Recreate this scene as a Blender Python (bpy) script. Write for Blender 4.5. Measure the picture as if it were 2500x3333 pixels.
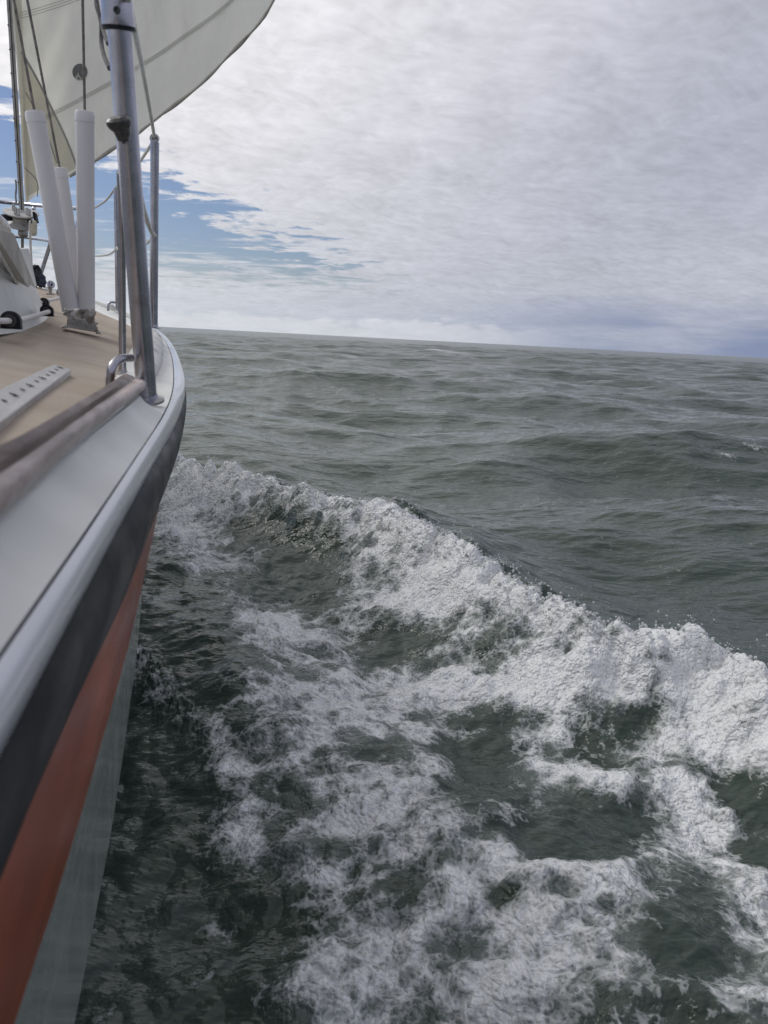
import bpy, bmesh, math, random
import numpy as np
from mathutils import Vector, Matrix
random.seed(7); rng = np.random.default_rng(11)
S = bpy.context.scene
for o in list(bpy.data.objects): bpy.data.objects.remove(o)

# ------------------------------------------------------------------ camera
HC = 1.0                                   # eye height above the mean sea
PITCH, ROLL = math.radians(12.74), math.radians(2.96)
CF = Vector((0, math.cos(PITCH), -math.sin(PITCH)))
R0 = Vector((1, 0, 0)); U0 = Vector((0, math.sin(PITCH), math.cos(PITCH)))
CR = R0*math.cos(ROLL) + U0*math.sin(ROLL)
CU = -R0*math.sin(ROLL) + U0*math.cos(ROLL)
cam = bpy.data.cameras.new('camera'); co = bpy.data.objects.new('camera', cam)
S.collection.objects.link(co); S.camera = co
co.matrix_world = Matrix(((CR.x, CU.x, -CF.x, 0), (CR.y, CU.y, -CF.y, 0), (CR.z, CU.z, -CF.z, HC), (0, 0, 0, 1)))
cam.sensor_fit = 'HORIZONTAL'; cam.sensor_width = 36; cam.lens = 36
cam.clip_start = 0.02; cam.clip_end = 20000
cam.dof.use_dof = True; cam.dof.focus_distance = 4.0; cam.dof.aperture_fstop = 15.0
S.render.resolution_x = 768; S.render.resolution_y = 1024
S.view_settings.view_transform = 'Standard'; S.view_settings.look = 'None'
S.view_settings.exposure = 0.0; S.view_settings.gamma = 1

# ------------------------------------------------------------------ node helper
class NT:
    def __init__(s, tree): s.t = tree; s.n = tree.nodes; s.l = tree.links
    def node(s, typ, **kw):
        n = s.n.new(typ)
        for k, v in kw.items(): setattr(n, k, v)
        return n
    def put(s, sock, v):
        if isinstance(v, bpy.types.NodeSocket): s.l.new(v, sock)
        elif v is not None:
            if isinstance(v, (tuple, list)) and len(v) == 3 and sock.type == 'RGBA': v = (*v, 1)
            sock.default_value = v
    def m(s, op, a, b=None, c=None, clamp=False):
        n = s.node('ShaderNodeMath', operation=op); n.use_clamp = clamp
        for i, v in enumerate((a, b, c)):
            if v is not None: s.put(n.inputs[i], v)
        return n.outputs[0]
    def v(s, op, a, b=None, scale=None):
        n = s.node('ShaderNodeVectorMath', operation=op); s.put(n.inputs[0], a)
        if b is not None: s.put(n.inputs[1], b)
        if scale is not None: s.put(n.inputs['Scale'], scale)
        return n.outputs['Value'] if op in ('DOT_PRODUCT', 'LENGTH', 'DISTANCE') else n.outputs[0]
    def ss(s, x, a, b, o0=0.0, o1=1.0):
        n = s.node('ShaderNodeMapRange', interpolation_type='SMOOTHSTEP')
        s.put(n.inputs[0], x); s.put(n.inputs[1], a); s.put(n.inputs[2], b); s.put(n.inputs[3], o0); s.put(n.inputs[4], o1)
        return n.outputs[0]
    def mix(s, f, a, b, blend='MIX'):
        n = s.node('ShaderNodeMix', data_type='RGBA', blend_type=blend)
        s.put(n.inputs[0], f); s.put(n.inputs[6], a); s.put(n.inputs[7], b); return n.outputs[2]
    def noise(s, vec, scale, detail=4, rough=0.5, dist=0.0, col=False, dim='3D'):
        n = s.node('ShaderNodeTexNoise', noise_dimensions=dim)
        if vec is not None: s.put(n.inputs['Vector'], vec)
        s.put(n.inputs['Scale'], scale); s.put(n.inputs['Detail'], detail); s.put(n.inputs['Roughness'], rough); s.put(n.inputs['Distortion'], dist)
        return n.outputs['Color'] if col else n.outputs[0]
    def voro(s, vec, scale, feature='F1', out='Distance', dim='3D', rand=1.0):
        n = s.node('ShaderNodeTexVoronoi', feature=feature, voronoi_dimensions=dim)
        s.put(n.inputs['Vector'], vec); s.put(n.inputs['Scale'], scale); s.put(n.inputs['Randomness'], rand)
        return n.outputs[out]
    def comb(s, x, y, z):
        n = s.node('ShaderNodeCombineXYZ')
        for i, v in enumerate((x, y, z)): s.put(n.inputs[i], v)
        return n.outputs[0]
    def sep(s, v):
        n = s.node('ShaderNodeSeparateXYZ'); s.put(n.inputs[0], v); return n.outputs

# ------------------------------------------------------------------ sky
SUN_AZ, SUN_EL = math.radians(-62), math.radians(42)     # azimuth from +Y towards +X
SUND = Vector((math.sin(SUN_AZ)*math.cos(SUN_EL), math.cos(SUN_AZ)*math.cos(SUN_EL), math.sin(SUN_EL)))
W = bpy.data.worlds.new('World'); S.world = W; W.use_nodes = True
w = NT(W.node_tree); w.n.clear()
sky = w.node('ShaderNodeTexSky', sky_type='NISHITA'); sky.sun_disc = False
sky.sun_elevation = SUN_EL; sky.sun_rotation = SUN_AZ; sky.altitude = 0; sky.dust_density = 0.6; sky.ozone_density = 1.5
D = w.node('ShaderNodeTexCoord').outputs['Generated']
dx, dy, dz = w.sep(D)
zc = w.m('MAXIMUM', dz, 0.0)
inv = w.m('DIVIDE', 1.0, w.m('ADD', zc, 0.055))
px = w.m('MULTIPLY', dx, inv); py = w.m('MULTIPLY', dy, inv)
P = w.comb(px, py, 0.0)
inv2 = w.m('DIVIDE', 1.0, w.m('ADD', zc, 0.20)); P2 = w.comb(w.m('MULTIPLY', dx, inv2), w.m('MULTIPLY', dy, inv2), 0.0)
warp = w.v('SCALE', w.v('SUBTRACT', w.noise(P, 0.9, 3, col=True), (0.5, 0.5, 0.5)), scale=0.55)
PW = w.v('ADD', P, warp)
big = w.noise(PW, 0.55, 5, 0.55)
mid = w.noise(PW, 2.3, 5, 0.60)
P2W = w.v('ADD', P2, w.v('SCALE', w.v('SUBTRACT', w.noise(P2, 3.5, 2, col=True), (0.5,)*3), scale=0.16))
mid2 = w.noise(P2W, 7.0, 5, 0.62)
# rows of altocumulus ripples, running obliquely across the sheet
PR = w.v('ADD', P2, w.v('SCALE', w.v('SUBTRACT', w.noise(P2, 2.2, 2, col=True), (0.5,)*3), scale=0.45))
rx, ry, _ = w.sep(PR)
ripc = w.comb(w.m('ADD', w.m('MULTIPLY', rx, 7.0), w.m('MULTIPLY', ry, 3.0)), w.m('SUBTRACT', w.m('MULTIPLY', ry, 24.0), w.m('MULTIPLY', rx, 9.0)), 0.0)
rip = w.noise(ripc, 1.0, 3, 0.55)
cel = w.noise(P2W, 26.0, 3, 0.5)
tex = w.m('ADD', w.m('ADD', w.m('MULTIPLY', w.m('SUBTRACT', big, 0.5), 0.34), w.m('ADD', w.m('MULTIPLY', w.m('SUBTRACT', mid, 0.5), 0.16), w.m('MULTIPLY', w.m('SUBTRACT', mid2, 0.5), 0.46))),
          w.m('ADD', w.m('MULTIPLY', w.m('SUBTRACT', rip, 0.5), 0.26), w.m('MULTIPLY', w.m('SUBTRACT', cel, 0.5), 0.30)))
# brightness of the sheet: brighter towards the veiled sun
sdot = w.v('DOT_PRODUCT', D, tuple(SUND))
glow = w.ss(sdot, 0.15, 1.0)
base = w.mix(glow, (4.25, 4.40, 5.35), (10.6, 10.4, 10.4))
base = w.mix(w.ss(dz, 0.0, 0.28), w.mix(0.55, base, (5.6, 5.9, 6.4)), base)
cloud = w.v('SCALE', base, scale=w.m('ADD', 1.0, w.m('MULTIPLY', tex, 0.85)))
# the blue gap to the left, torn at its edges
elu = w.m('SUBTRACT', 0.060, w.m('MULTIPLY', dx, 0.41))
torn = w.m('ADD', w.m('MULTIPLY', w.m('SUBTRACT', mid, 0.5), 0.19), w.m('MULTIPLY', w.m('SUBTRACT', w.noise(PW, 6.0, 5, 0.6), 0.5), 0.10))
up = w.ss(w.m('ADD', w.m('SUBTRACT', elu, dz), torn), -0.006, 0.02)
lo = w.ss(w.m('ADD', dz, w.m('MULTIPLY', torn, 0.6)), 0.045, 0.09)
side = w.ss(dx, 0.15, -0.12)
gap = w.m('MULTIPLY', w.m('MULTIPLY', up, lo), side)
wisps = w.ss(w.noise(w.comb(w.m('MULTIPLY', px, 1.0), w.m('MULTIPLY', py, 2.6), 3.0), 1.15, 6, 0.6), 0.54, 0.72)
gap = w.m('MULTIPLY', gap, w.m('SUBTRACT', 1.0, w.m('MULTIPLY', wisps, 0.9)))
blue = w.v('SCALE', w.v('MULTIPLY', sky.outputs[0], (0.66, 0.68, 0.82)), scale=0.88)
col = w.mix(gap, cloud, blue)
# thin high veil low down, slate bank to the right on the horizon, puffs along it
band = w.m('MULTIPLY', w.ss(dz, 0.085, 0.02), w.ss(dx, 0.02, 0.40))
bank = w.m('MULTIPLY', band, w.ss(w.noise(w.comb(w.m('MULTIPLY', dx, 4.0), w.m('MULTIPLY', dz, 34.0), 1.0), 1.0, 4, 0.5), 0.28, 0.55))
col = w.mix(w.m('MULTIPLY', bank, 0.92), col, (2.0, 2.5, 4.0))
haz = w.ss(dz, 0.075, 0.01)
col = w.mix(w.m('MULTIPLY', haz, 0.45), col, w.mix(w.ss(dx, -0.3, 0.4), (5.6, 6.2, 7.0), (2.5, 3.0, 4.5)))
az = w.m('ARCTAN2', dx, dy)
pn = w.noise(w.comb(w.m('MULTIPLY', az, 26.0), w.m('MULTIPLY', dz, 75.0), 5.0), 1.0, 5, 0.62)
ph = w.m('ADD', w.m('MULTIPLY', w.noise(w.comb(w.m('MULTIPLY', az, 7.0), 0.0, 9.0), 1.0, 2), 0.035), 0.006)
puff = w.m('MULTIPLY', w.ss(w.m('ADD', w.m('SUBTRACT', ph, dz), w.m('MULTIPLY', w.m('SUBTRACT', pn, 0.5), 0.035)), 0.0, 0.008),
           w.ss(dx, 0.28, 0.02))
col = w.mix(w.m('MULTIPLY', puff, 0.6), col, w.v('SCALE', (7.0, 7.1, 7.5), scale=w.m('ADD', 0.75, w.m('MULTIPLY', pn, 0.5))))
bg = w.node('ShaderNodeBackground'); w.put(bg.inputs[0], col); bg.inputs[1].default_value = 0.10
w.l.new(bg.outputs[0], w.node('ShaderNodeOutputWorld').inputs[0])
sl = bpy.data.lights.new('sun', 'SUN'); sl.energy = 1.4; sl.angle = math.radians(22); sl.color = (1.0, 0.97, 0.93)
so = bpy.data.objects.new('sun', sl); S.collection.objects.link(so)
so.rotation_euler = SUND.to_track_quat('Z', 'Y').to_euler()

# ------------------------------------------------------------------ geometry helpers
CAMP = Vector((0, 0, HC))
def ray(x, y):                              # x, y measured on the 2500 x 3333 photograph
    return CF + CR*((x-1250)/2500) + CU*((1666.5-y)/2500)
def at(x, y, Y):
    d = ray(x, y); return CAMP + d*(Y/d.y)
def onz(x, y, z):
    d = ray(x, y); return CAMP + d*((z-HC)/d.z)
def proj(X, Y, Z):
    dx_, dy_, dz_ = X, Y, Z-HC
    f = dx_*CF.x+dy_*CF.y+dz_*CF.z; f = np.maximum(f, 0.05)
    r = dx_*CR.x+dy_*CR.y+dz_*CR.z; u = dx_*CU.x+dy_*CU.y+dz_*CU.z
    return 1250+2500*r/f, 1666.5-2500*u/f
def mkobj(name, me, mat=None, parent=None):
    o = bpy.data.objects.new(name, me); S.collection.objects.link(o)
    if mat: me.materials.append(mat)
    if parent: o.parent = parent
    return o
def pymesh(name, vs, fs, mat=None, parent=None, smooth=True):
    me = bpy.data.meshes.new(name); me.from_pydata([tuple(v) for v in vs], [], fs); me.update()
    bm = bmesh.new(); bm.from_mesh(me); bmesh.ops.recalc_face_normals(bm, faces=bm.faces[:]); bm.to_mesh(me); bm.free()
    if smooth: me.polygons.foreach_set('use_smooth', [True]*len(me.polygons))
    return mkobj(name, me, mat, parent)
def tag(o, label=None, cat=None, group=None, kind=None):
    for k, v in (('label', label), ('category', cat), ('group', group), ('kind', kind)):
        if v: o[k] = v
    return o
def empty(name, loc, label, cat, group=None):
    o = bpy.data.objects.new(name, None); S.collection.objects.link(o); o.location = loc
    o.empty_display_size = 0.05
    bpy.context.view_layer.update()
    return tag(o, label, cat, group)
def catmull(pts, n):
    pts = [Vector(p) for p in pts]
    if len(pts) < 3: return [pts[0].lerp(pts[1], i/(n-1)) for i in range(n)]
    ext = [pts[0]*2-pts[1]] + pts + [pts[-1]*2-pts[-2]]; out = []
    for i in range(n):
        t = i/(n-1)*(len(pts)-1); k = min(int(t), len(pts)-2); f = t-k
        a, b, c, d = ext[k:k+4]
        out.append(0.5*((2*b)+(c-a)*f+(2*a-5*b+4*c-d)*f*f+(3*b-a-3*c+d)*f**3))
    return out
def sweep(path, radii, seg=14, ring=None, caps=True):
    """tube along path -> verts, faces.  ring(i, k) may modulate the radius"""
    vs, fs = [], []; n = len(path)
    if not isinstance(radii, (list, tuple)): radii = [radii]*n
    ref = None
    for i, p in enumerate(path):
        tg = (path[min(i+1, n-1)]-path[max(i-1, 0)]).normalized()
        if ref is None: ref = tg.orthogonal().normalized()
        ref = (ref - tg*ref.dot(tg)).normalized(); b = tg.cross(ref)
        for k in range(seg):
            a = 2*math.pi*k/seg; r = radii[i]*(ring(i, k) if ring else 1)
            vs.append(p+ref*math.cos(a)*r+b*math.sin(a)*r)
    for i in range(n-1):
        for k in range(seg):
            k2 = (k+1) % seg; fs.append((i*seg+k, i*seg+k2, (i+1)*seg+k2, (i+1)*seg+k))
    if caps: fs.append(tuple(range(seg))[::-1]); fs.append(tuple((n-1)*seg+k for k in range(seg)))
    return vs, fs
def autosmooth(o, ang=35):
    me = o.data; bm = bmesh.new(); bm.from_mesh(me)
    for e in bm.edges:
        if len(e.link_faces) == 2 and e.calc_face_angle(0) > math.radians(ang): e.smooth = False
    bm.to_mesh(me); bm.free(); return o
def tube(name, pts, r, mat, parent, n=None, seg=14, smoothpath=True, ring=None):
    n = n or (2 if len(pts) == 2 else 8*len(pts))
    path = catmull(pts, n) if smoothpath else [Vector(p) for p in pts]
    if isinstance(r, (list, tuple)):
        m = len(r); r = [r[min(int(i/(len(path)-1)*(m-1)), m-2)]*(1-((i/(len(path)-1)*(m-1)) % 1 if i < len(path)-1 else 1)) + r[min(int(i/(len(path)-1)*(m-1)), m-2)+1]*((i/(len(path)-1)*(m-1)) % 1 if i < len(path)-1 else 1) for i in range(len(path))]
    vs, fs = sweep(path, r, seg, ring)
    return autosmooth(pymesh(name, vs, fs, mat, parent))
def lathe(name, base, axis, prof, mat, parent, seg=28, squash=1.0):
    """prof: list of (radius, height along axis)"""
    ax = Vector(axis).normalized(); a = ax.orthogonal().normalized(); b = ax.cross(a); base = Vector(base)
    vs, fs = [], []
    for r, h in prof:
        for k in range(seg):
            t = 2*math.pi*k/seg; vs.append(base+ax*h+a*math.cos(t)*r+b*math.sin(t)*r*squash)
    for i in range(len(prof)-1):
        for k in range(seg):
            k2 = (k+1) % seg; fs.append((i*seg+k, i*seg+k2, (i+1)*seg+k2, (i+1)*seg+k))
    fs.append(tuple(range(seg))[::-1]); fs.append(tuple((len(prof)-1)*seg+k for k in range(seg)))
    return autosmooth(pymesh(name, vs, fs, mat, parent), 30)
def box(name, c, ex, ey, ez, mat, parent, bev=0.15):
    """box with half-axes ex, ey, ez (vectors), bevelled"""
    c, ex, ey, ez = map(Vector, (c, ex, ey, ez))
    bm = bmesh.new(); vv = {}
    for i in (-1, 1):
        for j in (-1, 1):
            for k in (-1, 1): vv[i, j, k] = bm.verts.new(c+ex*i+ey*j+ez*k)
    for q in (((-1,-1,-1),(-1,-1,1),(-1,1,1),(-1,1,-1)), ((1,-1,-1),(1,1,-1),(1,1,1),(1,-1,1)), ((-1,-1,-1),(1,-1,-1),(1,-1,1),(-1,-1,1)),
              ((-1,1,-1),(-1,1,1),(1,1,1),(1,1,-1)), ((-1,-1,-1),(-1,1,-1),(1,1,-1),(1,-1,-1)), ((-1,-1,1),(1,-1,1),(1,1,1),(-1,1,1))):
        bm.faces.new([vv[t] for t in q])
    w_ = min(ex.length, ey.length, ez.length)*bev*2
    if w_ > 0: bmesh.ops.bevel(bm, geom=bm.edges[:], offset=w_, segments=2, affect='EDGES', profile=0.5)
    bmesh.ops.recalc_face_normals(bm, faces=bm.faces[:])
    me = bpy.data.meshes.new(name); bm.to_mesh(me); bm.free()
    return mkobj(name, me, mat, parent)
def slab(name, quad, th, mat, parent, bev=0.0):
    """polygon (ordered points) given a thickness vector th"""
    n = len(quad); q = [Vector(p) for p in quad]; th = Vector(th)
    bm = bmesh.new(); a = [bm.verts.new(p) for p in q]; b = [bm.verts.new(p+th) for p in q]
    bm.faces.new(a[::-1]); bm.faces.new(b)
    for i in range(n): bm.faces.new((a[i], a[(i+1) % n], b[(i+1) % n], b[i]))
    if bev: bmesh.ops.bevel(bm, geom=bm.edges[:], offset=bev, segments=2, affect='EDGES', profile=0.5)
    bmesh.ops.recalc_face_normals(bm, faces=bm.faces[:])
    me = bpy.data.meshes.new(name); bm.to_mesh(me); bm.free()
    return mkobj(name, me, mat, parent)

# ------------------------------------------------------------------ materials
def mat(name, color, rough=0.5, metal=0.0, var=0.15, vscale=6.0, bump=0.0, bscale=60.0, dirt=None, dscale=3.0, dth=(0.55, 0.7), coat=0.0, stretch=(1, 1, 1), trans=None):
    m_ = bpy.data.materials.new(name); m_.use_nodes = True; t = NT(m_.node_tree); t.n.clear()
    pos = t.v('MULTIPLY', t.node('ShaderNodeTexCoord').outputs['Object'], stretch)
    nz = t.noise(pos, vscale, 5, 0.6)
    c = t.mix(t.ss(nz, 0.3, 0.7), tuple(v*(1-var) for v in color), tuple(min(1, v*(1+var)) for v in color))
    if dirt:
        dn = t.noise(pos, dscale, 7, 0.65); c = t.mix(t.ss(dn, dth[0], dth[1]), c, dirt)
    b = t.node('ShaderNodeBsdfPrincipled'); t.put(b.inputs['Base Color'], c)
    t.put(b.inputs['Metallic'], metal)
    t.put(b.inputs['Roughness'], t.ss(t.noise(pos, vscale*2.3, 4), 0.3, 0.7, rough*0.8, min(1, rough*1.25)))
    if coat: b.inputs['Coat Weight'].default_value = coat; b.inputs['Coat Roughness'].default_value = 0.08
    if name in ('black_rubber', 'red_orange_paint'): b.inputs['Specular IOR Level'].default_value = 0.22
    if bump:
        bn = t.node('ShaderNodeBump'); bn.inputs['Strength'].default_value = bump; bn.inputs['Distance'].default_value = 0.004
        t.put(bn.inputs['Height'], t.noise(pos, bscale, 4, 0.6)); t.put(b.inputs['Normal'], bn.outputs[0])
    out = t.node('ShaderNodeOutputMaterial')
    if trans:
        tr = t.node('ShaderNodeBsdfTranslucent'); t.put(tr.inputs[0], t.mix(1.0, c, trans[1], 'MULTIPLY'))
        mx = t.node('ShaderNodeMixShader'); mx.inputs[0].default_value = trans[0]
        t.l.new(b.outputs[0], mx.inputs[1]); t.l.new(tr.outputs[0], mx.inputs[2]); t.l.new(mx.outputs[0], out.inputs[0])
    else: t.l.new(b.outputs[0], out.inputs[0])
    return m_
M = dict(
 gel=mat('white_gelcoat', (0.61, 0.62, 0.60), 0.42, 0, 0.05, 5, 0, dirt=(0.46, 0.45, 0.42), dscale=7, dth=(0.58, 0.85)),
 deck=mat('tan_deck', (0.37, 0.31, 0.25), 0.75, 0, 0.09, 3.5, 0.6, 420, dirt=(0.46, 0.41, 0.35), dscale=2.2, dth=(0.5, 0.75)),
 wood=mat('weathered_teak', (0.47, 0.40, 0.375), 0.5, 0, 0.3, 30, 0.5, 90, dirt=(0.24, 0.17, 0.15), dscale=16, dth=(0.56, 0.70), stretch=(1, 0.18, 1)),
 wood2=mat('dark_teak', (0.15, 0.095, 0.08), 0.4, 0, 0.4, 24, 0.4, 90, dirt=(0.42, 0.38, 0.36), dscale=14, dth=(0.52, 0.66), stretch=(1, 0.16, 1)),
 silver=mat('grey_vinyl', (0.60, 0.61, 0.66), 0.25, 0, 0.06, 6, 0, dirt=(0.40, 0.40, 0.42), dscale=9, dth=(0.6, 0.85), coat=0.5, stretch=(1, 0.4, 1)),
 black=mat('black_rubber', (0.010, 0.011, 0.016), 0.45, 0, 0.3, 12, 0.2, 60, dirt=(0.05, 0.053, 0.058), dscale=8, dth=(0.52, 0.8), stretch=(1, 0.3, 1)),
 red=mat('red_orange_paint', (0.34, 0.055, 0.008), 0.32, 0, 0.3, 7, 0, dirt=(0.17, 0.026, 0.014), dscale=6, dth=(0.36, 0.68), coat=0.05, stretch=(1, 0.35, 1)),
 hullg=mat('grey_green_paint', (0.37, 0.41, 0.38), 0.25, 0, 0.10, 6, 0, dirt=(0.50, 0.54, 0.51), dscale=34, dth=(0.62, 0.68), coat=0.5, stretch=(1, 1, 0.35)),
 steel=mat('stainless_steel', (0.43, 0.425, 0.47), 0.24, 1.0, 0.12, 20, 0.05, 200, dirt=(0.34, 0.31, 0.32), dscale=18, dth=(0.62, 0.8)),
 steel2=mat('dull_steel', (0.30, 0.29, 0.28), 0.42, 0.8, 0.25, 25, 0.2, 150, dirt=(0.17, 0.14, 0.12), dscale=20, dth=(0.52, 0.66)),
 pvc=mat('white_plastic_cover', (0.66, 0.64, 0.64), 0.42, 0, 0.04, 5, 0, dirt=(0.5, 0.48, 0.46), dscale=8, dth=(0.62, 0.9)),
 wire=mat('steel_wire', (0.20, 0.18, 0.165), 0.5, 0.4, 0.4, 90, 0.4, 400),
 vinyl=mat('white_vinyl_line', (0.52, 0.53, 0.49), 0.4, 0, 0.08, 20, 0),
 rope=mat('white_rope', (0.66, 0.63, 0.57), 0.8, 0, 0.2, 80, 0.8, 500),
 drope=mat('dark_rope', (0.09, 0.085, 0.09), 0.8, 0, 0.3, 80, 0.8, 500),
 knob=mat('dark_fitting', (0.035, 0.035, 0.035), 0.3, 0.2, 0.5, 30, 0.2, 100, dirt=(0.12, 0.115, 0.11), dscale=25, dth=(0.5, 0.7)),
 tape=mat('torn_tape', (0.50, 0.50, 0.48), 0.6, 0, 0.2, 30, 0.9, 60, dirt=(0.25, 0.23, 0.21), dscale=26, dth=(0.52, 0.62)),
 frame=mat('beige_window_frame', (0.36, 0.34, 0.30), 0.5, 0, 0.08, 8, 0),
 pane=mat('smoked_pane', (0.20, 0.19, 0.165), 0.15, 0, 0.1, 6, 0, coat=0.5),
 plast=mat('grey_plastic', (0.45, 0.45, 0.44), 0.5, 0, 0.15, 12, 0.1, dirt=(0.3, 0.29, 0.27), dscale=18, dth=(0.5, 0.7)),
 cream=mat('cream_plastic', (0.60, 0.56, 0.43), 0.5, 0, 0.12, 14, 0, dirt=(0.3, 0.26, 0.2), dscale=20, dth=(0.58, 0.7)),
 cloth=mat('dark_canvas', (0.035, 0.04, 0.045), 0.85, 0, 0.3, 20, 0.8, 90),
 navy=mat('navy_canvas', (0.05, 0.06, 0.095), 0.8, 0, 0.3, 20, 0.8, 90),
 track=mat('grey_track', (0.40, 0.40, 0.405), 0.45, 0, 0.08, 10, 0.1, 90),
 hole=mat('dark_hole', (0.05, 0.045, 0.045), 0.7, 0, 0.3, 30, 0),
)

# ------------------------------------------------------------------ numpy noise
_pt = rng.permutation(4096); _pt = np.concatenate([_pt, _pt, _pt[:64]]); _gr = rng.uniform(0, 2*np.pi, 4096); _gx, _gy = np.cos(_gr), np.sin(_gr)
def perlin(x, y):
    xi = np.floor(x).astype(np.int64); yi = np.floor(y).astype(np.int64); xf = x-xi; yf = y-yi
    u = xf*xf*xf*(xf*(xf*6-15)+10); v = yf*yf*yf*(yf*(yf*6-15)+10)
    def g(i, j, a, b):
        h = _pt[(_pt[i & 4095]+j) & 4095]; return _gx[h]*a+_gy[h]*b
    n00 = g(xi, yi, xf, yf); n10 = g(xi+1, yi, xf-1, yf); n01 = g(xi, yi+1, xf, yf-1); n11 = g(xi+1, yi+1, xf-1, yf-1)
    return ((n00*(1-u)+n10*u)*(1-v)+(n01*(1-u)+n11*u)*v)*1.5
def fbm(x, y, sc, octv=4, gain=0.5, billow=False):
    a, s, n = 1.0, 0.0, 0.0
    for k in range(octv):
        p = perlin(x*sc+17.3*k, y*sc-9.1*k); s = s + a*(np.abs(p) if billow else p); n += a; a *= gain; sc *= 2.03
    return s/n
def sstep(x, a, b):
    t = np.clip((x-a)/(b-a), 0, 1); return t*t*(3-2*t)
def domes(x, y, sc, pw=1.0):
    """rounded heaps, 0..1"""
    x = x*sc; y = y*sc; xi = np.floor(x).astype(np.int64); yi = np.floor(y).astype(np.int64); best = np.zeros(x.shape)
    for i in (-1, 0, 1):
        for j in (-1, 0, 1):
            h = _pt[(_pt[(xi+i) & 4095]+yi+j) & 4095]
            cx = xi+i+0.5+0.45*_gx[h]; cy = yi+j+0.5+0.45*_gy[h]; rr = 0.62+0.30*(h % 97)/97.0
            best = np.maximum(best, (1-((x-cx)**2+(y-cy)**2)/(rr*rr))*(0.55+0.45*(h % 53)/53.0))
    return best
def polydist(X, Y, pts):
    """distance, side sign (+ towards the boat/camera side), parameter 0..1 along"""
    best = np.full(X.shape, 1e9); sgn = np.ones(X.shape); par = np.zeros(X.shape)
    seg = [math.hypot(pts[i+1][0]-pts[i][0], pts[i+1][1]-pts[i][1]) for i in range(len(pts)-1)]; tot = sum(seg); acc = 0
    for i in range(len(pts)-1):
        ax, ay = pts[i][:2]; bx, by = pts[i+1][:2]; ex, ey = bx-ax, by-ay; L2 = ex*ex+ey*ey
        t = np.clip(((X-ax)*ex+(Y-ay)*ey)/L2, 0, 1)
        qx, qy = X-(ax+t*ex), Y-(ay+t*ey); d = np.hypot(qx, qy); m = d < best
        best = np.where(m, d, best); cr = ex*qy-ey*qx
        sgn = np.where(m, np.where(cr > 0, -1.0, 1.0), sgn); par = np.where(m, (acc+t*seg[i])/tot, par); acc += seg[i]
    return best, sgn, par

# ------------------------------------------------------------------ the sea
ds = np.concatenate([np.geomspace(0.30, 6.0, 720, endpoint=False), np.geomspace(6, 150, 540, endpoint=False), np.geomspace(150, 9000, 130)])
az_d = np.radians(np.linspace(-36, 36, 800)); az_s = np.radians(np.linspace(36, 324, 90))[1:-1]
azs = np.concatenate([az_d, az_s]); NA, ND = len(azs), len(ds)
DD, AA = np.meshgrid(ds, azs, indexing='ij')
X = DD*np.sin(AA); Y = DD*np.cos(AA); Z = np.zeros_like(X)
spacing = np.gradient(ds)[:, None]*np.ones_like(X)
ax0 = X*0.64+Y*0.77; ay0 = -X*0.77+Y*0.64
crest_px = [(420, 1490, .12), (560, 1488, .16), (700, 1525, .18), (860, 1572, .18), (1050, 1622, .18), (1250, 1662, .20), (1400, 1745, .20), (1550, 1800, .21), (1700, 1868, .21),
            (1850, 1935, .20), (2000, 1990, .20), (2250, 2012, .20), (2400, 2045, .20), (2520, 2100, .20), (2800, 2230, .19), (3300, 2480, .16)]
crest = [onz(x, y, z) for x, y, z in crest_px]
# open-water chop: many crossing trains, pulled into crests
waves_dx = np.zeros_like(X); waves_dy = np.zeros_like(X)
N = 80; fade_near = sstep(DD, 1.0, 6.0)*0.55+0.45
for i in range(N):
    lam = 0.30*(22/0.30)**(i/(N-1)); k = 2*np.pi/lam
    th = math.radians(-96)+rng.normal(0, 0.62); amp = 0.0046*lam**0.92*(1.0+0.75*math.exp(-(math.log(lam/3.2))**2))*(1.0 if lam < 6 else (6/lam)**1.15)*rng.uniform(0.6, 1.3)
    cx, cy = math.cos(th), math.sin(th); ph_ = k*(X*cx+Y*cy)+rng.uniform(0, 6.28)
    gx = 0.45*fbm(X[::1, ::1], Y, 0.35/lam, 1) if i % 6 == 0 else (gx if i else 0)
    at_ = amp*np.clip(1.6-spacing/lam*3.0, 0, 1)*fade_near
    Z += at_*np.cos(ph_+gx); q = 0.85
    waves_dx -= q*at_*cx*np.sin(ph_+gx); waves_dy -= q*at_*cy*np.sin(ph_+gx)
# small sharp wavelets on the open water
mid_f = np.clip(1.5-spacing*6, 0, 1)*sstep(DD, 1.5, 4)
nn = 1-2*fbm(X*0.55+0.3*Y, Y*1.5-0.2*X, 1.7, 4, 0.55, True)
Z += 0.030*(nn-0.4)*mid_f
# bow wave
bd, bs, bp = polydist(X, Y, crest); u = bd*bs + 0.07*fbm(X, Y, 1.6, 3)*sstep(bd, 0, 1)
amp = 0.20*sstep(bp, -0.05, 0.12)*(1-0.35*sstep(bp, 0.75, 1.0))
lum = fbm(X, Y, 3.1, 2)
wout = 0.42; win = 0.20
ridge = np.where(u < 0, np.exp(-(u/wout)**2), np.exp(-(u/win)**2)) * amp*(1+0.35*lum)
trough = -0.055*np.exp(-((u-0.55)/0.25)**2) + 0.045*np.exp(-((u-1.05)/0.22)**2) - 0.04*np.exp(-((u-1.5)/0.3)**2)
near = sstep(DD, 12, 5); inside = sstep(u, -0.02, 0.06)*near
Zm = Z*(1-0.6*inside) + (ridge+trough*(1+0.8*lum))*near
IX, IY = proj(X, Y, Zm)
behind = (Y < 0.15)
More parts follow.
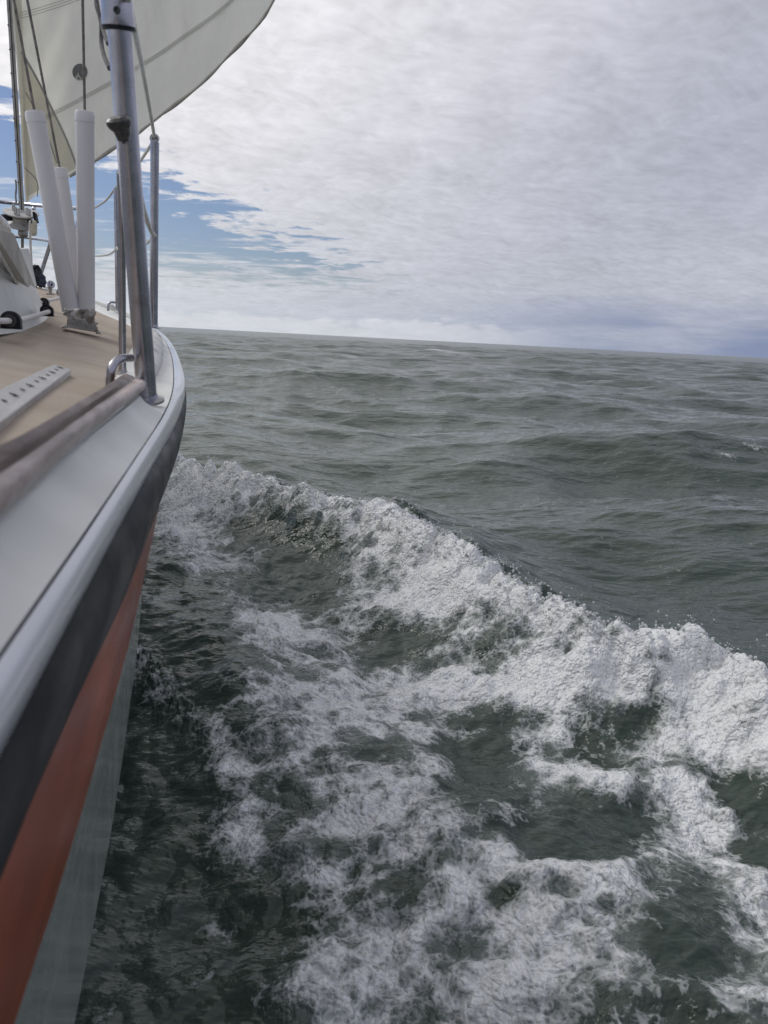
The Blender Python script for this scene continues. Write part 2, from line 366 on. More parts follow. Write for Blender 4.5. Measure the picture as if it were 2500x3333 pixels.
# foam chart, measured on the wave-shaped surface
def blob(cx, cy, rx, ry, a, ang=0):
    c, s_ = math.cos(math.radians(ang)), math.sin(math.radians(ang)); qx, qy = IX-cx, IY-cy
    x_, y_ = (qx*c+qy*s_)/rx, (-qx*s_+qy*c)/ry
    return a*np.exp(-(x_*x_+y_*y_))
wx = 60*fbm(X, Y, 2.2, 3); wy = 60*fbm(X+31, Y-12, 2.2, 3); IX = IX+wx; IY = IY+wy
F = 0.10+0.20*sstep(IX, 600, 950)*sstep(IY, 1450, 1900)+0.10*np.exp(-((IX-1150)/420)**4-((IY-2450)/520)**4)+0.10*sstep(IY, 2700, 3000)*sstep(IX, 500, 900)
for b in [ # x, y, rx, ry, amount, tilt
  (640,1590,140,90,.62,20),(600,1760,110,170,.5,0),(760,1700,120,70,.35,20),(820,1560,140,45,.45,12),(540,1700,90,120,.3,0),(700,1830,150,70,.35,30),
  (900,2030,110,75,.6,30),(800,1950,90,60,.3,40),(1050,2150,170,70,.45,15),(1300,1960,180,50,.40,-25),(1500,1960,130,60,.3,0),
  (1150,2300,330,80,.55,5),(1000,2480,260,120,.42,10),(1500,2230,230,55,.62,-8),(1800,2200,220,60,.45,-8),(2050,2130,180,50,.45,-5),
  (1880,2250,160,60,.35,0),(1750,2420,110,130,.5,40),(2000,2550,280,50,.5,3),(2250,2440,200,38,.55,-5),(1960,2590,120,70,.3,0),(2230,2620,130,120,.5,50),
  (2330,2700,120,90,.42,30),(2330,2200,220,160,.5,20),(2420,2080,160,90,.3,30),(2150,2060,200,60,.25,5),(2480,2430,60,80,.45,0),
  (1500,2930,50,120,.50,0),(1740,2870,190,50,.45,-15),(1900,2900,170,80,.35,20),(2000,2820,160,50,.4,-10),(1650,2780,110,60,.4,0),(1780,3000,200,60,.35,0),
  (1300,2700,250,150,.30,10),(1100,2680,160,90,.33,10),(1300,3080,200,90,.42,10),(1100,3250,180,90,.38,0),(1700,3200,200,120,.33,0),(2000,3120,220,100,.4,20),
  (2400,2950,160,110,.42,40),(2420,3250,180,80,.35,0),(1400,2600,180,80,.25,0),(780,2780,60,70,.42,0),(720,2500,60,140,.34,-20),(700,3070,60,90,.30,20),
  (560,3000,60,50,.2,0),(1000,2850,200,60,.24,15)]: F += blob(*b)
for b in [
  (900,1740,170,110,-.50,30),(1060,1850,120,70,-.42,15),(850,1900,130,60,-.35,10),(560,1960,130,110,-.6,0),(620,2110,170,80,-.5,10),(1300,2120,200,60,-.55,-8),
  (1550,2330,180,45,-.45,0),(1600,2480,130,110,-.75,10),(1500,2590,120,80,-.3,0),(1330,2060,160,35,-.35,-10),(2080,2340,130,55,-.42,-10),(1830,2060,160,45,-.42,-8),
  (1900,2420,90,55,-.3,0),(2340,2520,180,50,-.55,10),(2430,2600,140,60,-.6,0),(1870,2720,190,75,-.75,-5),(2450,2780,90,60,-.7,0),(1660,2930,75,45,-.95,20),
  (520,2600,150,420,-.45,5),(850,3150,170,260,-.22,0),(2230,2990,110,130,-.35,30),(2200,3260,120,80,-.3,0),(1560,3120,160,60,-.25,0),(950,2620,60,60,-.2,0),(1230,2920,160,50,-.2,0),
  (2080,2480,120,30,-.3,0),(1250,2420,150,45,-.15,0)]: F += blob(*b)
cw = 0.19+0.13*sstep(bp, 0.2, 0.7)
band = np.exp(-(np.maximum(u, 0)/cw)**2)*sstep(u, -0.09, -0.02)*sstep(bp, -0.02, 0.08)
F += 0.75*band*(1+0.5*fbm(X, Y, 3.3, 3))
F += inside*(0.62*fbm(X, Y, 2.6, 4, 0.6)+0.42*fbm(ax0*0.45, ay0*1.7, 6.0, 4, 0.6))
F = F*sstep(u, -0.10, 0.0)*near
hull_side = sstep(IX, 250, 520)
F = np.where(behind, 0.25*near, F)
milk = np.clip(F*0.9, 0, 1)
# turbulence: foam heaps up in rounded lumps, clear water carries flow ripples
hb = fbm(X, Y, 4.2, 3, 0.5, True)
wX = X+0.030*fbm(X, Y, 9, 2); wY = Y+0.030*fbm(X+9, Y-4, 9, 2)
sel = near > 0
d1 = np.zeros_like(X); d2 = np.zeros_like(X); d3 = np.zeros_like(X)
d1[sel] = domes(wX[sel], wY[sel], 7.0); d2[sel] = domes(wX[sel]+3, wY[sel], 17.0); d3[sel] = domes(wX[sel]-7, wY[sel], 42.0)
crestw = np.exp(-((u-0.05)/0.17)**2)*near*sstep(bp, 0, 0.1)
Fc = np.clip(F, 0, 1.2)
Fq = np.clip(Fc, 0, 1); soft = np.sqrt((hb*2)**2+0.04)
turb = inside*(0.024+0.022*Fq)*(soft-0.55)
turb += inside*Fq*(0.020*d1+0.010*d2+0.0035*d3)
turb += crestw*(0.050*d1+0.026*d2+0.009*d3-0.02+0.03*fbm(X, Y, 2.0, 2))
th_ = 0.55; ax_ = X*math.cos(th_)+Y*math.sin(th_); ay_ = -X*math.sin(th_)+Y*math.cos(th_)
flow = fbm(ax_*0.35, ay_*1.4, 13, 3, 0.6)
turb += inside*(1-np.clip(Fc*1.2, 0, 1))*0.010*flow
# glassy splash peeling off the hull
spl = [onz(x, y, 0.05) for x, y in ((430, 2090), (560, 2230), (690, 2340), (770, 2430), (775, 2600))]
sd, ss_, sp_ = polydist(X, Y, spl)
sw = np.exp(-(sd/0.075)**2)*(1-0.5*sp_); sp2 = np.exp(-(sd/0.045)**2)
turb += sw*0.022*(1-sp_) + sp2*(1-sp_)*0.030*(fbm(X, Y, 30, 3, 0.6, True)*2-0.3)
F = F + (sw*0.55+0.30*sp2)*(1-sp_)**0.6
# dips beneath the spray
Z = Zm + turb
X2 = X + waves_dx*(1-inside); Y2 = Y + waves_dy*(1-inside)
# breaking caps far out
def cap(px_, py_, rx, ry, a):
    p = onz(px_, py_, 0.0); return a*np.exp(-(((X-p.x)/rx)**2+((Y-p.y)/ry)**2))
wc = cap(1450, 1150, 1.7, 13.0, 1.2)+cap(1800, 1180, 1.2, 8.0, 1.0)+cap(1640, 1168, .5, 1.5, .55)+cap(2470, 1532, .16, .16, .4)+cap(2380, 1545, .1, .2, .4)
Z = Z+0.34*cap(1450, 1158, 3.0, 2.5, 1)+0.26*cap(1800, 1188, 2.2, 2.0, 1)+0.06*cap(2300,1290,2.5,.8,1)
F = F+wc*0.85
Z = Z+0.13*cap(720, 1425, 1.1, .8, 1)*sstep(u, 0.1, -0.3)
nv = NA*ND
me = bpy.data.meshes.new('sea'); me.vertices.add(nv+1)
coords = np.empty((nv+1, 3), np.float32); coords[:nv, 0] = X2.ravel(); coords[:nv, 1] = Y2.ravel(); coords[:nv, 2] = Z.ravel(); coords[nv] = (0, 0, -0.02)
me.vertices.foreach_set('co', coords.ravel())
i0 = np.arange(ND-1)[:, None]*NA; j0 = np.arange(NA)[None, :]; j1 = (j0+1) % NA
q = np.stack([i0+j0, i0+NA+j0, i0+NA+j1, i0+j1], -1).reshape(-1, 4)
tri = np.stack([np.full(NA, nv), np.arange(NA), (np.arange(NA)+1) % NA], -1)
loops = np.concatenate([q.ravel(), tri.ravel()]).astype(np.int32)
st = np.concatenate([np.arange(len(q))*4, len(q)*4+np.arange(NA)*3]).astype(np.int32)
me.loops.add(len(loops)); me.loops.foreach_set('vertex_index', loops)
me.polygons.add(len(st)); me.polygons.foreach_set('loop_start', st)
me.update(calc_edges=True); me.polygons.foreach_set('use_smooth', np.ones(len(st), bool))
for nm, arr in (('foam', F), ('milk', milk), ('calm', 1-inside*np.clip(Fc*1.3+0.25, 0, 1)), ('glass', sw), ('far', sstep(np.log(DD), math.log(5), math.log(150)))):
    a_ = me.attributes.new(nm, 'FLOAT', 'POINT'); a_.data.foreach_set('value', np.append(arr.ravel(), 0).astype(np.float32))
wm = bpy.data.materials.new('sea_water'); wm.use_nodes = True; t = NT(wm.node_tree); t.n.clear()
pos = t.node('ShaderNodeTexCoord').outputs['Object']
def attr(n): return t.node('ShaderNodeAttribute', attribute_name=n).outputs['Fac']
f, mk, calm, gl, far = attr('foam'), attr('milk'), attr('calm'), attr('glass'), attr('far')
wv = t.v('ADD', pos, t.v('SCALE', t.v('SUBTRACT', t.noise(pos, 14, 3, col=True), (.5,)*3), scale=0.035))
n1 = t.noise(wv, 9, 5, 0.62); n2 = t.noise(wv, 70, 3, 0.62)
fl = t.v('MULTIPLY', t.v('ADD', pos, t.v('SCALE', t.v('SUBTRACT', t.noise(pos, 4.5, 3, col=True), (.5,)*3), scale=0.22)), (1.0, 1.25, 1.0))
e0 = t.voro(fl, 6.5, 'DISTANCE_TO_EDGE'); e1 = t.voro(wv, 21, 'DISTANCE_TO_EDGE'); e2 = t.voro(wv, 62, 'DISTANCE_TO_EDGE')
g = t.m('ADD', t.m('ADD', t.m('MULTIPLY', e0, 1.05), t.m('MULTIPLY', e1, 0.85)), t.m('ADD', t.m('MULTIPLY', e2, 0.45), t.m('MULTIPLY', t.m('SUBTRACT', n1, 0.45), 1.15)))
g = t.m('ADD', g, t.m('MULTIPLY', t.m('SUBTRACT', n2, 0.5), 0.85))
cover = t.m('SUBTRACT', t.m('MULTIPLY', f, 0.98), t.m('ADD', g, 0.04))
alpha = t.ss(cover, -0.07, 0.13)
veil = t.ss(t.m('ADD', mk, t.m('MULTIPLY', t.m('SUBTRACT', n1, 0.5), 0.9)), 0.05, 0.75)
wcol = t.mix(veil, (0.014, 0.027, 0.019), (0.125, 0.150, 0.137))
green = t.mix(calm, wcol, (0.041, 0.061, 0.049))
thick = t.ss(t.m('ADD', cover, t.m('MULTIPLY', t.m('SUBTRACT', n2, 0.5), 1.1)), 0.02, 0.62)
vp = t.node('ShaderNodeTexVoronoi'); t.put(vp.inputs['Vector'], wv); t.put(vp.inputs['Scale'], 105)
prad = t.m('MULTIPLY', t.m('POWER', t.sep(vp.outputs['Color'])[0], 1.3), 0.62)
pores = t.ss(t.m('SUBTRACT', prad, vp.outputs['Distance']), -0.02, 0.10)                     # dark open bubbles between the foam walls
alpha = t.m('MULTIPLY', alpha, t.m('SUBTRACT', 1.0, t.m('MULTIPLY', t.m('MULTIPLY', pores, 0.75), t.m('SUBTRACT', 1.0, t.m('MULTIPLY', thick, 0.75)))))
bc = t.mix(alpha, green, t.mix(thick, (0.23, 0.25, 0.245), (0.76, 0.775, 0.785)))
b = t.node('ShaderNodeBsdfPrincipled'); t.put(b.inputs['Base Color'], bc); b.inputs['IOR'].default_value = 1.333
t.put(b.inputs['Roughness'], t.m('ADD', t.m('ADD', 0.055, t.m('MULTIPLY', alpha, 0.22)), t.m('MULTIPLY', far, 0.16)))
# fine relief: capillary ripples on clear water, bubble domes on foam
ps = t.v('MULTIPLY', pos, (0.75, 1.6, 1.0))
r1 = t.noise(ps, 5.5, 4, 0.55); r2 = t.noise(t.v('MULTIPLY', pos, (0.5, 1.2, 1.0)), 34, 2, 0.6)
hgt = t.m('ADD', t.m('MULTIPLY', r1, 0.034), t.m('MULTIPLY', r2, 0.0045))
v52 = t.voro(wv, 52)
bub = t.m('ADD', t.m('MULTIPLY', vp.outputs['Distance'], -0.0048), t.m('MULTIPLY', v52, -0.006))
rough_n = t.m('MULTIPLY', n2, 0.010)
turbm = t.m('SUBTRACT', 1.0, calm)
hgt2 = t.m('ADD', hgt, t.m('MULTIPLY', t.m('ADD', bub, rough_n), t.m('ADD', t.m('MULTIPLY', t.ss(f, 0.25, 0.8), 0.9), t.m('MULTIPLY', turbm, 0.5))))
hgt2 = t.m('ADD', hgt2, t.m('MULTIPLY', t.m('MULTIPLY', gl, v52), 0.010))
r3 = t.m('MULTIPLY', t.noise(t.v('MULTIPLY', pos, (0.45, 1.3, 1.0)), 0.9, 4, 0.62), 0.42)
hgt3 = t.m('ADD', hgt2, t.m('MULTIPLY', r3, far))
bn = t.node('ShaderNodeBump'); bn.inputs['Distance'].default_value = 1.0; bn.inputs['Strength'].default_value = 0.8
t.put(bn.inputs['Height'], hgt3); t.put(b.inputs['Normal'], bn.outputs[0])
t.l.new(b.outputs[0], t.node('ShaderNodeOutputMaterial').inputs[0])
sea = mkobj('sea', me, wm); tag(sea, kind='structure')

# spray: droplets and froth beads thrown off the crest and the hull splash
def beads(name, pts, rad, matl, label, sub=1):
    bm = bmesh.new(); bmesh.ops.create_icosphere(bm, subdivisions=sub, radius=1); bm.verts.ensure_lookup_table()
    bv = np.array([v.co[:] for v in bm.verts]); bf = np.array([[v.index for v in f_.verts] for f_ in bm.faces]); bm.free()
    n = len(pts); st_ = rng.uniform(0.75, 1.25, (n, 1, 3))
    V = (pts[:, None, :]+bv[None]*rad[:, None, None]*st_).reshape(-1, 3); Fc_ = (bf[None]+(np.arange(n)*len(bv))[:, None, None]).reshape(-1, 3)
    m2 = bpy.data.meshes.new(name); m2.vertices.add(len(V)); m2.vertices.foreach_set('co', V.ravel().astype(np.float32))
    m2.loops.add(Fc_.size); m2.loops.foreach_set('vertex_index', Fc_.ravel().astype(np.int32))
    m2.polygons.add(len(Fc_)); m2.polygons.foreach_set('loop_start', (np.arange(len(Fc_))*3).astype(np.int32)); m2.update(calc_edges=True)
    m2.polygons.foreach_set('use_smooth', np.ones(len(Fc_), bool))
    return tag(mkobj(name, m2, matl), label, None, None, 'stuff')
dm = bpy.data.materials.new('spray_water'); dm.use_nodes = True; pb = dm.node_tree.nodes['Principled BSDF']
tt = NT(dm.node_tree); tt.put(pb.inputs['Base Color'], tt.mix(tt.noise(tt.node('ShaderNodeTexCoord').outputs['Object'], 40), (0.62, 0.65, 0.65), (0.85, 0.86, 0.86)))
pb.inputs['Roughness'].default_value = 0.12; pb.inputs['IOR'].default_value = 1.333; pb.inputs['Transmission Weight'].default_value = 0.45
Zf = Z.ravel(); Xf = X2.ravel(); Yf = Y2.ravel()
wgt = (crestw*(DD*DD)*(IX > 500)*(IX < 2700)*(Y > 0.5)).ravel()*np.abs(np.append(np.diff(azs), 0)[None, :]*np.ones_like(X)).ravel()
wgt *= ((u > -0.10)&(u < 0.10)).ravel(); wgt[~np.isfinite(wgt)] = 0; wgt = np.clip(wgt, 0, None); wgt[(np.ones_like(X)*(np.arange(NA) >= 800)[None, :]).ravel() > 0] = 0
idx = rng.choice(len(wgt), 2600, p=wgt/wgt.sum())
hh = np.concatenate([np.abs(rng.normal(0, 0.006, 2100)), rng.exponential(0.022, 500)])
pts = np.stack([Xf[idx]+rng.normal(0, .01, 2600), Yf[idx]+rng.normal(0, .01, 2600), Zf[idx]+hh], -1)
beads('spray', pts, np.concatenate([rng.uniform(0.002, 0.0065, 2100), rng.uniform(0.0012, 0.004, 500)]), dm, 'white froth beads and flying droplets along the bow wave crest')

# ------------------------------------------------------------------ the boat: lines along the side
def yh(x, y, h): d = ray(x, y); return at(x, y, d.y*(-h)/d.z)
class Line:
    def __init__(s, pts):
        pts = sorted(pts, key=lambda p: p.y); s.y = [p.y for p in pts]; s.x = [p.x for p in pts]; s.z = [p.z for p in pts]
    def ev(s, y):
        Ys = s.y
        if y <= Ys[0]:
            return Vector((s.x[0]+(Ys[0]-y)*0.235, y, s.z[0]))
        n = len(Ys)
        if y >= Ys[-1]: return Vector((s.x[-1], Ys[-1], s.z[-1]))
        k = max(i for i in range(n-1) if Ys[i] <= y)
        def sl(a, i):
            if i == 0: return (a[1]-a[0])/(Ys[1]-Ys[0])
            if i == n-1: return (a[-1]-a[-2])/(Ys[-1]-Ys[-2])
            return 0.5*((a[i+1]-a[i])/(Ys[i+1]-Ys[i])+(a[i]-a[i-1])/(Ys[i]-Ys[i-1]))
        h = Ys[k+1]-Ys[k]; f_ = (y-Ys[k])/h
        def H(a): return a[k]*(2*f_**3-3*f_**2+1)+sl(a, k)*h*(f_**3-2*f_**2+f_)+a[k+1]*(3*f_**2-2*f_**3)+sl(a, k+1)*h*(f_**3-f_**2)
        return Vector((H(s.x), y, H(s.z)))
YB = 5.45
stem = at(80, 918, YB)
def V3(x, y, z): return Vector((x, y, z))
# wood cap: inner/top and outer/lower edges
capin = Line([yh(0, 1492, .065), yh(78, 1455, .065), yh(274, 1330, .062), at(407, 1237, .92), at(455, 1180, 1.5), at(478, 1110, 2.1), at(492, 1068, 2.6), at(382, 1010, 3.85), at(305, 980, 4.4), at(185, 945, 5.05), stem])
capout = Line([yh(0, 1637, .088), yh(196, 1460, .085), yh(353, 1339, .08), at(455, 1266, 1.0), at(500, 1220, 1.45), at(530, 1155, 2.0), at(520, 1090, 2.6), at(402, 1018, 3.85), at(325, 986, 4.4), at(195, 950, 5.05), stem+V3(.01, .0, -.01)])
groove = Line([yh(0, 2110, .12), yh(157, 1900, .12), yh(325, 1656, .12), yh(431, 1500, .12), yh(529, 1351, .118), at(556, 1288, 1.32), at(564, 1218, 1.75), at(553, 1145, 2.35), at(520, 1090, 3.0), at(425, 1035, 3.95), at(340, 1000, 4.55), at(205, 965, 5.15), stem+V3(.02, .01, -.04)])
rail = Line([yh(0, 2456, .16), yh(341, 1805, .16), yh(490, 1531, .16), yh(588, 1343, .155), at(603, 1280, 1.62), at(592, 1205, 2.1), at(565, 1140, 2.7), at(530, 1095, 3.2), at(440, 1050, 4.0), at(350, 1015, 4.6), at(210, 985, 5.2), stem+V3(.03, .02, -.09)])
raillow = Line([yh(0, 2850, .22), yh(214, 2353, .22), yh(408, 1939, .22), yh(497, 1700, .215), yh(580, 1470, .21), at(585, 1340, 2.05), at(560, 1230, 2.8), at(520, 1150, 3.4), at(430, 1090, 4.1), at(340, 1050, 4.7), stem+V3(.03, .0, -.17)])
redlow = Line([yh(45, 3333, .36), yh(194, 2885, .36), yh(330, 2418, .36), yh(447, 1978, .35), V3(-.51, 1.62, HC-.35), V3(-.665, 2.15, HC-.33), V3(-.90, 2.9, HC-.29), V3(-1.35, 4.0, HC-.20), V3(-1.9, 4.9, HC-.10), stem+V3(.03, -.02, -.30)])
def wl_pts(h, px):
    return [yh(x, y, h) for x, y in px]
water = Line(wl_pts(1.0, [(243, 3333), (337, 2833), (415, 2341), (447, 2114)])+[V3(-1.46, 4.2, 0.02), V3(-2.05, 5.0, 0.02), V3(stem.x+.02, 5.3, 0.02)])
midl = Line([yh(147, 3333, .66), yh(263, 2865, .66), yh(371, 2390, .66), V3(-.745, 2.25, HC-.66), V3(-1.02, 3.1, HC-.62), V3(-1.45, 4.15, HC-.52), V3(-2.0, 4.95, HC-.45), V3(stem.x+.02, 5.36, stem.z-.62)])
def stations(a, b, n): return [a+(b-a)*i/(n-1) for i in range(n)]
def loft(name, fn, ys, matl, parent, close=False, thick_caps=True):
    """fn(y) -> list of profile points"""
    rows = [fn(y) for y in ys]; m = len(rows[0]); vs = [p for r in rows for p in r]; fs = []
    for i in range(len(rows)-1):
        for k in range(m if close else m-1):
            k2 = (k+1) % m; fs.append((i*m+k, i*m+k2, (i+1)*m+k2, (i+1)*m+k))
    if close and thick_caps: fs.append(tuple(range(m))[::-1]); fs.append(tuple((len(rows)-1)*m+k for k in range(m)))
    return autosmooth(pymesh(name, vs, fs, matl, parent), 50)
AX = Vector((-.235, .972, 0)).normalized(); OUT = Vector((AX.y, -AX.x, 0))       # outboard (to starboard)
boat = empty('sailboat', (0, 0, 0), 'white sailboat heeling under way, tan deck, orange stripe on its hull', 'sailboat')
YS = stations(-1.6, 1.0, 28)+stations(1.05, YB-.12, 64)
def curve3(a, b, c, n):                                                     # quadratic arc a -> c bulging to b
    return [a*(1-t_)**2+b*2*t_*(1-t_)+c*t_**2 for t_ in [i/(n-1) for i in range(n)]]
HEEL = 0.14
def cl(y): return stem.x+(YB-y)*0.242                                        # the centre line
def deckz(x, y):
    e = capin.ev(min(max(y, 0.42), YB-.1)); d_ = max(0, e.x-x)
    if y < 0.42: d_ = max(0, e.x+(0.42-y)*.235-x)
    half = max(0.0, e.x-cl(y))
    drop = 0.030*(1-sst(y, 4.4, 5.4))
    return e.z-drop+HEEL*d_+0.03*math.sin(min(1, d_/1.2)*math.pi/2)
def sst(x, a, b): t_ = min(1, max(0, (x-a)/(b-a))); return t_*t_*(3-2*t_)
def mirror(p):
    d_ = (p.x-cl(p.y)); return Vector((p.x-2*d_, p.y, p.z+2*d_*HEEL))
# deck
def deckrow(y):
    e = capin.ev(y); x0 = e.x-0.016; x1 = 2*cl(y)-e.x
    return [Vector((x0+(x1-x0)*k/26, y, deckz(x0+(x1-x0)*k/26, y))) for k in range(27)]
deck = loft('deck', deckrow, [y for y in YS if y < YB-.15], M['deck'], boat)
def whitestrip(y):
    e = capin.ev(y); w_ = .035+.05*sst(y, 2.8, 4.0)
    a_ = Vector((e.x-.0, y, e.z-.012)); b_ = Vector((e.x-w_, y, deckz(e.x-w_, y)+.006)); c_ = Vector((e.x-w_-.012, y, deckz(e.x-w_-.012, y)-.004))
    return [a_, (a_+b_)/2+V3(0, 0, .004), b_, c_]
loft('deck_margin', whitestrip, [y for y in YS if 1.0 < y < YB-.15], M['gel'], boat)
# bulwark outside the cap
def bul(y):
    a_ = capout.ev(y); c_ = groove.ev(y); i_ = capin.ev(y)
    if 1.08 < y < 1.50:                        # the cap is cut away at the gate stanchion
        k = sst(y, 1.08, 1.14)*(1-sst(y, 1.44, 1.5)); a_ = a_+V3(0, 0, -.020*k); i_ = i_+V3(0, 0, -.022*k)
    b_ = (a_+c_)/2+OUT*(-.010)+V3(0, 0, -.006)
    return [i_+V3(0, 0, -.014)+OUT*-.006, a_+V3(0, 0, -.012)+OUT*-.006]+curve3(a_+V3(0, 0, -.0125)+OUT*-.003, b_, c_, 8)
loft('bulwark', bul, YS, M['gel'], boat)
# rub rail: grey upper moulding and black lower rubber
def rub_u(y):
    a_ = groove.ev(y); c_ = rail.ev(y); b_ = (a_+c_)/2+OUT*.016+V3(0, 0, .012)
    return [a_+OUT*(-.02)+V3(0, 0, -.008), a_+V3(0, 0, -.006)]+curve3(a_+OUT*.002+V3(0, 0, .0), b_, c_, 9)+[c_+OUT*(-.03)]
loft('rub_rail', rub_u, YS, M['silver'], boat)
def rub_l(y):
    a_ = rail.ev(y)+V3(0, 0, -.001); c_ = raillow.ev(y); b_ = (a_+c_)/2+OUT*.012+V3(0, 0, .004)
    return curve3(a_, b_, c_, 8)+[c_+OUT*(-.02)]
loft('rubber_fender_strip', rub_l, YS, M['black'], boat)
def st1(y):
    a_ = raillow.ev(y)+OUT*(-.012)+V3(0, 0, .01); c_ = redlow.ev(y); return [a_.lerp(c_, k/5)+OUT*(.006*math.sin(math.pi*k/5)) for k in range(6)]
hull = loft('hull', lambda y: [redlow.ev(y), redlow.ev(y).lerp(midl.ev(y), .5)+OUT*.004, midl.ev(y), midl.ev(y).lerp(water.ev(y), .5)+OUT*.012, water.ev(y), water.ev(y)+OUT*(-.12)+V3(0, 0, -.22), water.ev(y)+OUT*(-.4)+V3(0, 0, -.5)], YS, M['hullg'], boat)
loft('painted_stripe', st1, YS, M['red'], hull)
def portrow(y): return [mirror(p) for p in (capin.ev(y), capout.ev(y), groove.ev(y), rail.ev(y), raillow.ev(y), redlow.ev(y), midl.ev(y), water.ev(y), water.ev(y)+V3(-.1, 0, -.6))]
loft('port_side', portrow, YS, M['gel'], boat)
# teak caps: one near length with its butt joint, one forward
def capsec(y, y0, y1, up=.0):
    a_ = capin.ev(y); c_ = capout.ev(y); k = (min(1, max(0, (y-y0)/.02)) if y0 > 1 else 1)*(min(1, max(0, (y1-y)/.05)) if y1 > 1 else 1); k = math.sqrt(max(k, .02))
    m_ = (a_+c_)/2; a2 = m_+(a_-m_)*1.0*(.55+.45*k); c2 = m_+(c_-m_)*(.55+.45*k); hh_ = .0045*k
    return a2, c2, hh_
def cap_in(y0, y1):
    def f_(y):
        a_, c_, h_ = capsec(y, y0, y1); m_ = a_.lerp(c_, .40)
        return [a_+V3(0, 0, -.010)+OUT*-.012, a_+V3(0, 0, h_*.2)+OUT*-.010, a_+V3(0, 0, h_*.9)+OUT*-.005, a_.lerp(m_, .5)+V3(0, 0, h_*.9), m_+V3(0, 0, h_*.3), m_+V3(0, 0, -.004)+OUT*-.006]
    return f_
def cap_out(y0, y1):
    def f_(y):
        a_, c_, h_ = capsec(y, y0, y1); m_ = a_.lerp(c_, .42); L_ = curve3(m_+V3(0, 0, h_*.6), m_.lerp(c_, .6)+V3(0, 0, h_*1.5)+OUT*.011, c_+OUT*.004+V3(0, 0, -.002), 7)
        return [m_+V3(0, 0, -.002)+OUT*-.008]+L_+[c_+OUT*-.004+V3(0, 0, -.007)]
    return f_
def cap(nm, y0, y1, n, f_, matl): return loft(nm, f_(y0, y1), sorted(stations(y0, y1, n)+[y0+.01, y1-.03, y1-.015, y1-.005]), matl, boat, close=True)
cap('teak_cap', -1.6, 1.06, 38, cap_in, M['wood2'])
cap('teak_rail', -1.6, 1.09, 38, cap_out, M['wood'])
wt = mat('flaking_white_cap', (0.60, 0.59, 0.575), .5, 0, .15, 20, .8, 45, dirt=(.17, .155, .145), dscale=30, dth=(.55, .60), stretch=(1, .45, 1))
def cap_w(y0, y1):
    def f_(y):
        a_, c_, h_ = capsec(y, y0, y1); a_ = a_+V3(.004, 0, 0); L_ = curve3(a_+V3(0, 0, h_*.8), a_.lerp(c_, .5)+V3(0, 0, h_*3.0), c_+V3(0, 0, .0), 9)
        return [a_+V3(0, 0, -.012)]+L_+[c_+V3(0, 0, -.012)]
    return f_
cap('weathered_rail_cap', 1.52, 2.55, 40, cap_w, wt)
cap('forward_toe_rail', 3.0, YB-.15, 30, cap_w, M['gel'])

# ------------------------------------------------------------------ stanchions and lifelines
def stanchion(base, top, r, capm=M['steel']):
    p = tube('stanchion', [base, top], r, M['steel'], boat, n=24, seg=24)
    d_ = (top-base).normalized()
    lathe('foot', base-d_*.004, d_, [(r*1.75, 0), (r*1.75, .003), (r*1.15, .005), (r*1.08, .010), (r*1.0, .0102)], M['steel'], p)
    return p
bN = at(478, 1296, 1.13); tN = at(384, 30, 1.02); dN = (tN-bN).normalized()
mainp = stanchion(bN, tN, .0142); 
lathe('top_collar', at(386, 88, 1.024), dN, [(.0152, 0), (.0188, .001), (.0192, .006), (.0186, .012), (.0186, .052), (.0172, .058), (.010, .060)], M['steel'], mainp)
cap_ring = lathe('rubber_ring', at(387, 90, 1.024)-dN*.003, dN, [(.0155, 0), (.0196, .0005), (.0196, .004), (.0155, .0045)], M['black'], mainp)
cn = at(384, 30, 1.02)
lathe('set_screw', at(381, 33, 1.003), (0.0, -1, -.1), [(.0042, 0), (.0042, .0015), (.002, .0015), (.002, .0002)], M['knob'], mainp, 12)
kb = at(398, 392, 1.045)
lathe('clamp_knob', at(390, 410, 1.008), Vector((-.12, -.42, .9)), [(.007, -.016), (.009, -.006), (.0135, -.001), (.0152, .003), (.0148, .007), (.011, .010), (.004, .011)], M['knob'], mainp)
tube('clamp_bolt', [at(401, 412, 1.012), at(402, 436, 1.012), at(402, 466, 1.018)], [.009, .0085, .002], M['knob'], mainp, n=8)
p2 = tube('stanchion_leg', [at(399, 1222, 1.38), at(398, 1000, 1.36), at(396, 700, 1.32), at(392, 560, 1.27)], .0062, M['steel'], mainp, seg=20)
lathe('foot', at(399, 1228, 1.38), (0, 0, 1), [(.013, 0), (.013, .002), (.010, .006), (.0072, .014), (.0066, .018)], M['steel2'], mainp)
tube('stanchion_brace', [at(357, 1300, 1.02), at(358, 1250, 1.02), at(362, 1205, 1.02), at(374, 1180, 1.03), at(395, 1167, 1.05), at(425, 1165, 1.10)], .0057, M['steel'], mainp, n=40, seg=18)
lathe('foot', at(354, 1303, 1.02), (.14, 0, 1), [(.013, -.002), (.013, .002), (.008, .003)], M['steel2'], mainp)
bC = at(500, 1062, 2.52); tC = at(504, 462, 2.46)
c_ = stanchion(bC, tC, .0128)
dC = (tC-bC).normalized()
